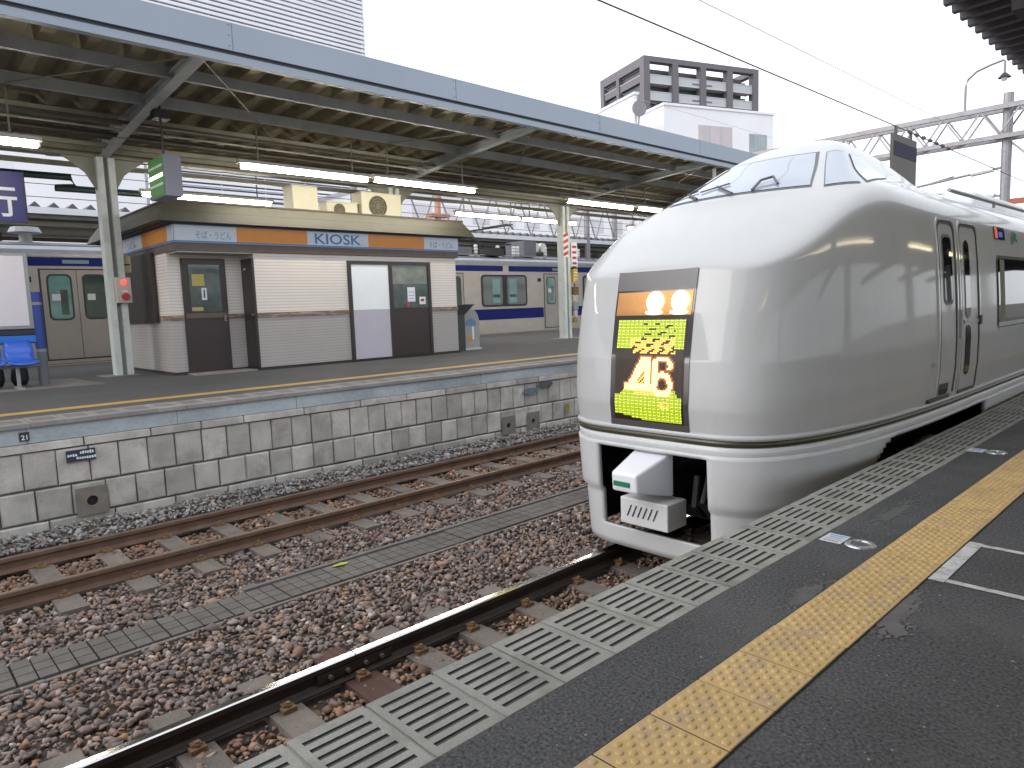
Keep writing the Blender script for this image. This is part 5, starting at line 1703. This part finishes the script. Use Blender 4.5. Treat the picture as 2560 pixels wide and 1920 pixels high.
# ---- display panel on the nose
panel = patch_front('display_panel', -.405, .405, .27, 1.655, panel_dark, train, off=.006, n=16, m_=40)
patch_front('panel_top_trim', -.405, .405, 1.49, 1.655, M('panel_grey', (0.085, 0.078, 0.08), rough=.3, var=.03), panel, off=.010, n=16, m_=8)
patch_front('panel_bottom_trim', -.405, .405, .27, .365, M('panel_grey_dark', (0.07, 0.063, 0.062), rough=.3, var=.03), panel, off=.010, n=16, m_=6)
# head lamps
hl = patch_front('lamp_housing', -.385, .385, 1.275, 1.475, amber, train, off=.010, n=16, m_=10)
hl['label'] = 'amber lamp housing with two bright head lamps'
def disc_front(name, u, z, r_, mt, parent, off, squash=1.0, n=22):
    a = np.concatenate([[u], u + r_ * np.cos(np.linspace(0, 2 * math.pi, n, endpoint=False))])
    b = np.concatenate([[z], z + r_ * squash * np.sin(np.linspace(0, 2 * math.pi, n, endpoint=False))])
    p = on_front(a, b, off)
    p[0, 1] -= .02
    p[:, 0] += XC; p -= np.array(toff)
    me = bpy.data.meshes.new(name)
    me.from_pydata(p.tolist(), [], [(0, 1 + (i + 1) % n, 1 + i) for i in range(n)])
    me.materials.append(mt); me.update()
    return link_mesh(name, me, parent)
for u in (.02, .27):
    disc_front('head_lamp', u, 1.39, .082, lamp_e, hl, .02)
    disc_front('marker_lamp', u, 1.298, .09, lamp_e2, hl, .016, .22)
# LED matrix: dots of light on a dark panel
NCX, NRZ = 46, 60
ledc = []
bitmap = np.zeros((NRZ, NCX), int)
def draw(rowf, colf, val):
    pass
for r_ in range(NRZ):
    t_ = r_ / (NRZ - 1)              # 0 top .. 1 bottom
    for c in range(NCX):
        s = c / (NCX - 1)
        v = 0
        if t_ < .28:
            v = 1
            # dark horizontal streaks: characters of the train name, blurred
            h = math.sin(t_ * 118 + 2.2 * math.sin(s * 9)) + .9 * math.sin(s * 31 + t_ * 45)
            if .38 < s < .92 and .03 < t_ and h > .95: v = 0
            if t_ > .17 and .2 < s < .9: v = 3 if h < .75 else 0
            if s > .88: v = 1
        elif t_ < .335:
            v = 3 if .26 < s < .90 and math.sin(s * 40 + t_ * 90) > -.55 else 0
        # the figure 4
        k = (t_ - .365) / .33
        if 0 <= k <= 1:
            if .46 <= s <= .535: v = 2
            xl = .40 - .24 * k
            if xl <= s <= xl + .10 + .06 * (1 - k) and k < .86: v = 2
            if k > .80 and .14 <= s <= .57: v = 2
            if xl < s < .46 and v == 0: v = 3 if (r_ + c) % 3 else 0
        # the figure 6
        k6 = (t_ - .365) / .40
        if 0 <= k6 <= 1:
            cx, rx = .72, .15
            uu, vv = (s - cx) / rx, (k6 - .68) / .32
            e1 = uu * uu + vv * vv
            if .32 < e1 < 1.05: v = 2
            if -.1 < k6 < .7 and -1.05 < uu < -.42 and k6 > .1: v = 2
            u2_, v2_ = (s - cx) / rx, (k6 - .20) / .22
            e2 = u2_ * u2_ + v2_ * v2_
            if .34 < e2 < 1.05 and (v2_ < 0 or (uu > .3 and v2_ < .45)): v = 2
        if .68 < t_ <= .76 and v == 0 and .06 + (.76 - t_) * 1.2 < s < .95 - (.76 - t_) * .4: v = 1 if s < .3 or s > .85 else 3
        if t_ > .76:
            v = 1
            if .70 < s < .84 and .80 < t_ < .87 and (.74 > s or s > .80 or t_ < .815 or t_ > .855): v = 3
            if t_ > .95 and s < .4 * (t_ - .95) / .05: v = 0
        if v == 1 and (r_ % 2 == 1 or c % 3 == 2): v = 5
        bitmap[r_, c] = v
led_mats = [EM('led_off', (.03, .012, .004), .3), EM('led_green', (.50, .66, .05), 1.05), EM('led_white', (1.0, .74, .26), 1.9), EM('led_amber', (.95, .50, .09), 1.0), EM('led_glow', (.45, .12, .02), .45), EM('led_green_dim', (.36, .44, .02), .75)]
for r_ in range(1, NRZ - 1):
    for c in range(1, NCX - 1):
        if bitmap[r_, c] == 0 and ((bitmap[r_ - 1:r_ + 2, c - 1:c + 2] == 2).any()): bitmap[r_, c] = 4
LU0, LU1, LZ0, LZ1 = -.345, .345, .375, 1.235
us = np.linspace(LU0, LU1, NCX + 1); zs = np.linspace(LZ1, LZ0, NRZ + 1)
back = patch_front('led_panel', LU0 - .01, LU1 + .01, LZ0 - .01, LZ1 + .01, M('led_back', (0.012, 0.006, 0.004), rough=.3, var=0), train, off=.010, n=12, m_=30)
back['label'] = 'dot matrix display showing 46'
gu, gz, idx = [], [], []
for r_ in range(NRZ):
    for c in range(NCX):
        du, dz = (us[1] - us[0]) * .10, (zs[0] - zs[1]) * .10
        gu += [us[c] + du, us[c + 1] - du, us[c + 1] - du, us[c] + du]
        gz += [zs[r_ + 1] + dz, zs[r_ + 1] + dz, zs[r_] - dz, zs[r_] - dz]
        idx.append(bitmap[r_, c])
p = on_front(gu, gz, .014)
p[:, 0] += XC; p -= np.array(toff)
me = bpy.data.meshes.new('led_dots')
me.from_pydata(p.tolist(), [], [(4 * i, 4 * i + 1, 4 * i + 2, 4 * i + 3) for i in range(len(idx))])
for mt in led_mats: me.materials.append(mt)
me.polygons.foreach_set('material_index', idx)
me.update()
o = link_mesh('led_dots', me, back); o['kind'] = 'stuff'

# ---- plan contour helper for band and skirt
def contour(z, n=140, yend=26.0, grow=0.0):
    hw, yf = float(from_z_hw(z)) + grow, float(from_z_yf(z)) - grow
    a = np.linspace(0, math.pi, n)
    c, s = np.cos(a), np.sin(a)
    u = hw * np.sign(c) * np.abs(c) ** (2 / NX_); y = YC_ - (YC_ - yf) * np.abs(s) ** (2 / MY_)
    pts = np.concatenate([[[hw, yend]], [[hw, 12.0]], np.stack([u, y], 1), [[-hw, 12.0]], [[-hw, yend]]])
    return pts
def resample(pts, n):
    d = np.r_[0, np.cumsum(np.hypot(*np.diff(pts, axis=0).T))]
    return lambda t: np.stack([np.interp(t * d[-1], d, pts[:, 0]), np.interp(t * d[-1], d, pts[:, 1])], 1)
# even sampling: dense around the nose
ts = np.concatenate([np.linspace(0, .36, 160, endpoint=False), np.linspace(.36, .64, 260, endpoint=False), np.linspace(.64, 1, 160)])
def ring(name, zs_, grows, mt):
    rows = []
    for z, g_ in zip(zs_, grows):
        q = resample(contour(z, 900, grow=g_), 0)(ts)
        rows.append(np.column_stack([q, np.full(len(q), z)]))
    return grid_obj(name, np.concatenate(rows), len(rows), len(ts), mt, train)
ring('moulding', [.262, .275, .300, .312], [.0, .022, .020, .0], train_paint)
ring('dark_band', [.212, .216, .262, .264], [.002, .014, .014, .002], train_band)
ring('lower_moulding', [.128, .140, .205, .212], [.0, .018, .020, .004], train_paint2)
# skirt with coupler opening and bogie cut-outs
zrow = np.concatenate([np.linspace(-.84, -.67, 4), np.linspace(-.66, .10, 20), np.linspace(.105, .14, 2)])
rows = []
for z in zrow:
    q = resample(contour(z, 900, grow=-.004 - (.035 if z < -.30 else 0) * min(1, (-.30 - z) / .03)), 0)(ts)
    rows.append(np.column_stack([q, np.full(len(q), z)]))
P = np.concatenate(rows)
nr, nc_ = len(rows), len(ts)
V = P.copy(); V[:, 0] += XC; V -= np.array(toff)
fs = []
OU = .56
def bogie_top(y):
    if y < 6.35 or y > 9.75: return -9
    k = min(1, (y - 6.35) / .55)
    return -.30 + .41 * math.sin(k * math.pi / 2) if k < 1 else .11
for i in range(nr - 1):
    for j in range(nc_ - 1):
        ids = (i * nc_ + j, i * nc_ + j + 1, (i + 1) * nc_ + j + 1, (i + 1) * nc_ + j)
        c = P[list(ids)].mean(0)
        if abs(c[0]) < OU and c[1] < 6 and -.665 < c[2] < .105: continue
        if abs(c[0]) > 1.0 and c[1] > 6 and c[2] < bogie_top(c[1]): continue
        fs.append(ids)
me = bpy.data.meshes.new('skirt'); me.from_pydata(V.tolist(), [], fs); me.materials.append(train_paint2)
me.polygons.foreach_set('use_smooth', [True] * len(fs)); me.update()
sk = link_mesh('skirt', me, train)
md = sk.modifiers.new('t', 'SOLIDIFY'); md.thickness = .045; md.offset = -1
# dark inside of the coupler bay and underframe
b = MB().mat(train_black)
x0, x1 = XC - .95, XC + .95
b.box(x0, x1, 6.2, 6.25, -.84, .2); b.box(x0, x0 + .03, 5.45, 6.2, -.8, .2); b.box(x1 - .03, x1, 5.45, 6.2, -.8, .2)
b.box(XC - .6, XC + .6, 5.08, 6.19, .145, .195)
b.build('coupler_bay', None, train)
MB().mat(train_black).box(XC - 1.0, XC + 1.0, 6.26, 26, -.55, .19).build('underframe', None, train)
# coupler with white cover and lettered plate
cp = MB().mat(M('coupler_cover', (0.74, 0.74, 0.80), rough=.35, var=.02))
xa, xb = XC - .27, XC + .27
cp.add([(XC - .13, 4.60, -.19), (XC + .13, 4.60, -.19), (XC + .19, 5.05, -.29), (XC - .19, 5.05, -.29), (XC - .13, 4.59, -.03), (XC + .13, 4.59, -.03), (XC + .19, 5.05, .11), (XC - .19, 5.05, .11)],
       [(3, 2, 1, 0), (0, 1, 5, 4), (1, 2, 6, 5), (2, 3, 7, 6), (3, 0, 4, 7), (4, 5, 6, 7)])
cpo = cp.build('coupler_cover', None, train, bevel=.02)
MB().mat(txt_green).box(XC - .10, XC + .06, 4.580, 4.594, -.14, -.10).build('emblem', None, cpo)
pl = MB().mat(M('coupler_plate', (0.62, 0.62, 0.62), rough=.5, var=.08)).box(XC - .25, XC + .25, 4.86, 5.15, -.56, -.32).build('coupler_plate', None, train, bevel=.012)
for k in range(6):
    xx = XC - .17 + k * .055
    MB().mat(txt_dark).bar((xx, 4.855, -.48), (xx + .045, 4.855, -.38), .012, .006).build('plate_mark', None, pl)
b = MB().mat(train_black)
b.box(XC - .12, XC + .12, 5.15, 6.2, -.45, -.15)
b.tube([(XC + .36, 5.15, -.1), (XC + .36, 5.1, -.35), (XC + .33, 5.3, -.5)], .03, 8); b.tube([(XC + .45, 5.2, -.05), (XC + .44, 5.1, -.3), (XC + .40, 5.4, -.4)], .025, 8)
b.build('coupler', None, train)
# bogie below the cut-out
bg_ = MB().mat(train_black)
for yy in (7.1, 9.2):
    for sx in (-1, 1):
        bg_.tube([(XC + sx * .48, yy, -.49), (XC + sx * .62, yy, -.49)], .43, 24)
    bg_.tube([(XC - .6, yy, -.49), (XC + .6, yy, -.49)], .08, 10)
for sx in (-1, 1):
    bg_.box(XC + sx * .92 - .06, XC + sx * .92 + .06, 6.7, 9.6, -.48, -.28)
    for yy in (7.1, 9.2): bg_.box(XC + sx * .92 - .11, XC + sx * .92 + .11, yy - .16, yy + .16, -.62, -.34)
bg_.build('bogie', None, train)
MB().mat(galv).tube([(XC + 1.04, 8.55, -.30), (XC + 1.04, 8.95, -.30)], .07, 10).build('damper', None, train)

# ---- cab glazing
def win_front(name, u0, u1, z0, z1, mt, parent, off, n=24, m_=14, rad=.03):
    a, b, nr, nc = rrect(n, m_, u0, u1, z0, z1, rad)
    return grid_obj(name, on_front(a, b, off), nr, nc, mt, parent)
def quad_front(name, c, mt, parent, off, n=26, m_=14, f=None):
    """c: four (u,z) corners bl, br, tr, tl"""
    s, t = np.meshgrid(np.linspace(0, 1, n), np.linspace(0, 1, m_))
    c = np.array(c, float)
    q = ((1 - s) * (1 - t))[..., None] * c[0] + (s * (1 - t))[..., None] * c[1] + (s * t)[..., None] * c[2] + ((1 - s) * t)[..., None] * c[3]
    q = q.reshape(-1, 2)
    return grid_obj(name, on_front(q[:, 0], q[:, 1], off), m_, n, mt, parent)
def quad_side(name, c, mt, parent, off, n=16, m_=12, sgn=1):
    s, t = np.meshgrid(np.linspace(0, 1, n), np.linspace(0, 1, m_))
    c = np.array(c, float)
    q = ((1 - s) * (1 - t))[..., None] * c[0] + (s * (1 - t))[..., None] * c[1] + (s * t)[..., None] * c[2] + ((1 - s) * t)[..., None] * c[3]
    q = q.reshape(-1, 2)
    return grid_obj(name, on_side(q[:, 0], q[:, 1], off, sgn), m_, n, mt, parent, flip=sgn < 0)
frame_m = M('window_rubber', (0.10, 0.105, 0.12), rough=.5, var=.05)
ws = quad_front('windscreen_rubber', [(-.76, 2.365), (.76, 2.365), (.455, 2.83), (-.455, 2.83)], frame_m, train, .004)
quad_front('windscreen', [(-.735, 2.382), (.735, 2.382), (.437, 2.812), (-.437, 2.812)], win_cab, ws, .009)
def quad_radial(name, c, mt, parent, off, sgn, n=16, m_=14, grow=0.0):
    """four (u,y,z) corners, pushed onto the surface from a point inside the cab"""
    c = np.array(c, float); c[:, 0] *= sgn
    mid = c.mean(0); c = mid + (c - mid) * (1 + grow)
    s_, t_ = np.meshgrid(np.linspace(0, 1, n), np.linspace(0, 1, m_))
    q = ((1 - s_) * (1 - t_))[..., None] * c[0] + (s_ * (1 - t_))[..., None] * c[1] + (s_ * t_)[..., None] * c[2] + ((1 - s_) * t_)[..., None] * c[3]
    q = q.reshape(-1, 3)
    o_ = np.tile([0, 7.35, 2.15], (len(q), 1)); d_ = q - o_; d_ /= np.linalg.norm(d_, axis=1)[:, None]
    p = cast(o_, d_, 0, 4)
    return grid_obj(name, p + grad(p) * off, m_, n, mt, parent, flip=sgn < 0)
for sgn in (1, -1):
    for cc in ([(.845, 6.47, 2.37), (.985, 6.78, 2.385), (.655, 7.40, 2.80), (.545, 7.25, 2.81)],
               [(1.0, 6.90, 2.40), (.84, 7.95, 2.575), (.64, 7.85, 2.815), (.655, 7.52, 2.805)]):
        w1 = quad_radial('cab_window_rubber', cc, frame_m, train, .004, sgn, grow=.07)
        quad_radial('cab_window', cc, win_cab, w1, .009, sgn)
# wipers
def on_front_pt(u, z, off): return Vector(on_front([u], [z], off)[0]) + Vector((XC, 0, 0))
wp = MB().mat(black_steel)
for (ua, za, ub, zb) in ((.10, 2.355, -.22, 2.49), (-.30, 2.36, -.60, 2.47)):
    a, c = on_front_pt(ua, za, .03), on_front_pt(ub, zb, .03)
    wp.bar(a, c, .016)
    d = (c - a).normalized()
    q0, q1 = on_front_pt(ub - .18, zb - .03, .025), on_front_pt(ub + .12, zb + .02, .025)
    wp.bar(q0, q1, .012)
wp.build('wiper', None, train)
a = [on_front_pt(.26, 2.38, .02), on_front_pt(.27, 2.46, .045), on_front_pt(.36, 2.48, .05), on_front_pt(.45, 2.42, .02)]
MB().mat(frame_m).tube(a, .013, 6).build('grab_rail', None, train)

# ---- doors and windows on the platform side
def door(y0, y1, z0, z1, nm):
    d = patch_side(nm, y0, y1, z0, z1, train_paint, train, off=.003, n=8, m_=34)
    r_ = .11
    arc = [(y1 - r_ + r_ * math.sin(t_), z1 - r_ + r_ * math.cos(t_)) for t_ in np.linspace(0, math.pi / 2, 6)]
    arl = [(y0 + r_ - r_ * math.sin(t_), z1 - r_ + r_ * math.cos(t_)) for t_ in np.linspace(math.pi / 2, 0, 6)]
    out = [(y0, z0)] + arl + arc + [(y1, z0)]
    strip_side('door_seal', out, .028, train_gap, d, .010)
    out2 = [(y0 - .035, z0)] + [(a - .035, b + .03) for a, b in arl] + [(a + .035, b + .03) for a, b in arc] + [(y1 + .035, z0)]
    strip_side('door_frame', out2, .030, M('door_frame_pale', (0.60, 0.60, 0.59), rough=.2, var=.02, coat=.5), d, .014)
    return d
d1 = door(7.80, 8.30, .36, 2.08, 'crew_door')
w = patch_side('door_window_seal', 7.91, 8.21, 1.26, 1.96, frame_m, d1, off=.006, rad=.06)
patch_side('door_window', 7.94, 8.18, 1.29, 1.93, win_train, d1, off=.010, rad=.05)
MB().mat(train_trim).box(XC + 1.435, XC + 1.475, 8.36, 8.40, .90, 1.2).build('door_handle', None, d1)
patch_side('foot_step', 7.86, 8.1, .36, .42, train_black, d1, off=.012, m_=4)
d2 = door(8.47, 9.12, .33, 2.08, 'passenger_door')
patch_side('door_window', 8.62, 8.80, 1.10, 1.93, win_train, d2, off=.010, rad=.085)
patch_side('door_window', 8.62, 8.80, .50, 1.03, win_train, d2, off=.010, rad=.07)
patch_side('door_bar', 8.55, 9.16, 1.045, 1.085, train_trim, d2, off=.014, m_=4)
MB().mat(train_gap).box(XC + 1.43, XC + 1.47, 9.10, 9.17, 1.02, 1.12).build('lock', None, d2)
# threshold steps at the band
for (ya, yb) in ((7.55, 8.2), (8.5, 9.1)):
    MB().mat(train_gap).box(XC + 1.36, XC + 1.425, ya, yb, .312, .345).build('door_step', None, train)
for k, (ya, yb) in enumerate(((9.95, 12.1), (12.7, 14.85), (15.4, 17.6), (18.2, 20.4))):
    w = patch_side('window_seal', ya, yb, .94, 1.80, train_gap, train, off=.005, rad=.05, n=12, m_=20)
    patch_side('window_pane', ya + .04, yb - .03, .99, 1.76, win_train, w, off=.010, rad=.04, n=12, m_=20)
    patch_side('window_sill', ya + .01, yb - .01, .955, 1.005, train_trim, w, off=.013, n=12, m_=4)
    patch_side('curtain', ya + .12, ya + .33, 1.01, 1.75, M('curtain_olive', (0.20, 0.19, 0.13), rough=.7, var=.1), w, off=.0115, n=4, m_=12)
ds = patch_side('destination_display', 9.93, 10.42, 1.99, 2.14, M('dest_dark', (0.03, 0.03, 0.06), rough=.1, var=.1), train, off=.008, n=8, m_=8)
patch_side('display_mark', 9.95, 10.07, 2.0, 2.13, EM('dest_red', (.5, .08, .04), .5), ds, off=.011, n=4, m_=4)
patch_side('display_mark', 10.12, 10.30, 2.02, 2.08, EM('dest_blue', (.05, .05, .35), .5), ds, off=.011, n=4, m_=4)
tx = float(on_side([10.9], [2.05], .01)[0, 0]) + XC
text_mesh('operator_logo', 'JR', .17, (tx + .012, 10.72, 1.99), (0, 1, 0), (-.14, 0, .99), txt_green, train, .003, width=.30)
# small marks on the side
patch_side('maker_plate', 7.60, 7.68, .66, .70, train_trim, train, off=.005, m_=3, n=3)
patch_side('step_grille', 7.86, 8.14, .375, .47, train_gap, train, off=.007, m_=4, n=6)
# roof: air-conditioning fairing and pantograph equipment behind the cab
b = MB().mat(train_paint2)
b.hexa([(XC - .85, 11.0, 2.5), (XC + .85, 11.0, 2.5), (XC + .85, 15, 2.5), (XC - .85, 15, 2.5), (XC - .7, 11.8, 2.80), (XC + .7, 11.8, 2.80), (XC + .7, 14.7, 2.80), (XC - .7, 14.7, 2.80)])
b.hexa([(XC - .85, 16.5, 2.5), (XC + .85, 16.5, 2.5), (XC + .85, 21, 2.5), (XC - .85, 21, 2.5), (XC - .7, 16.9, 2.8), (XC + .7, 16.9, 2.8), (XC + .7, 20.7, 2.8), (XC - .7, 20.7, 2.8)])
b.build('roof_fairing', None, train, bevel=.04)
b = MB().mat(galv)
b.tube([(XC + .9, 9.9, 2.62), (XC + .9, 22, 2.64)], .025, 6); b.tube([(XC + .9, 12, 2.55), (XC + .9, 12, 2.64)], .02, 6)
b.build('roof_pipe', None, train)
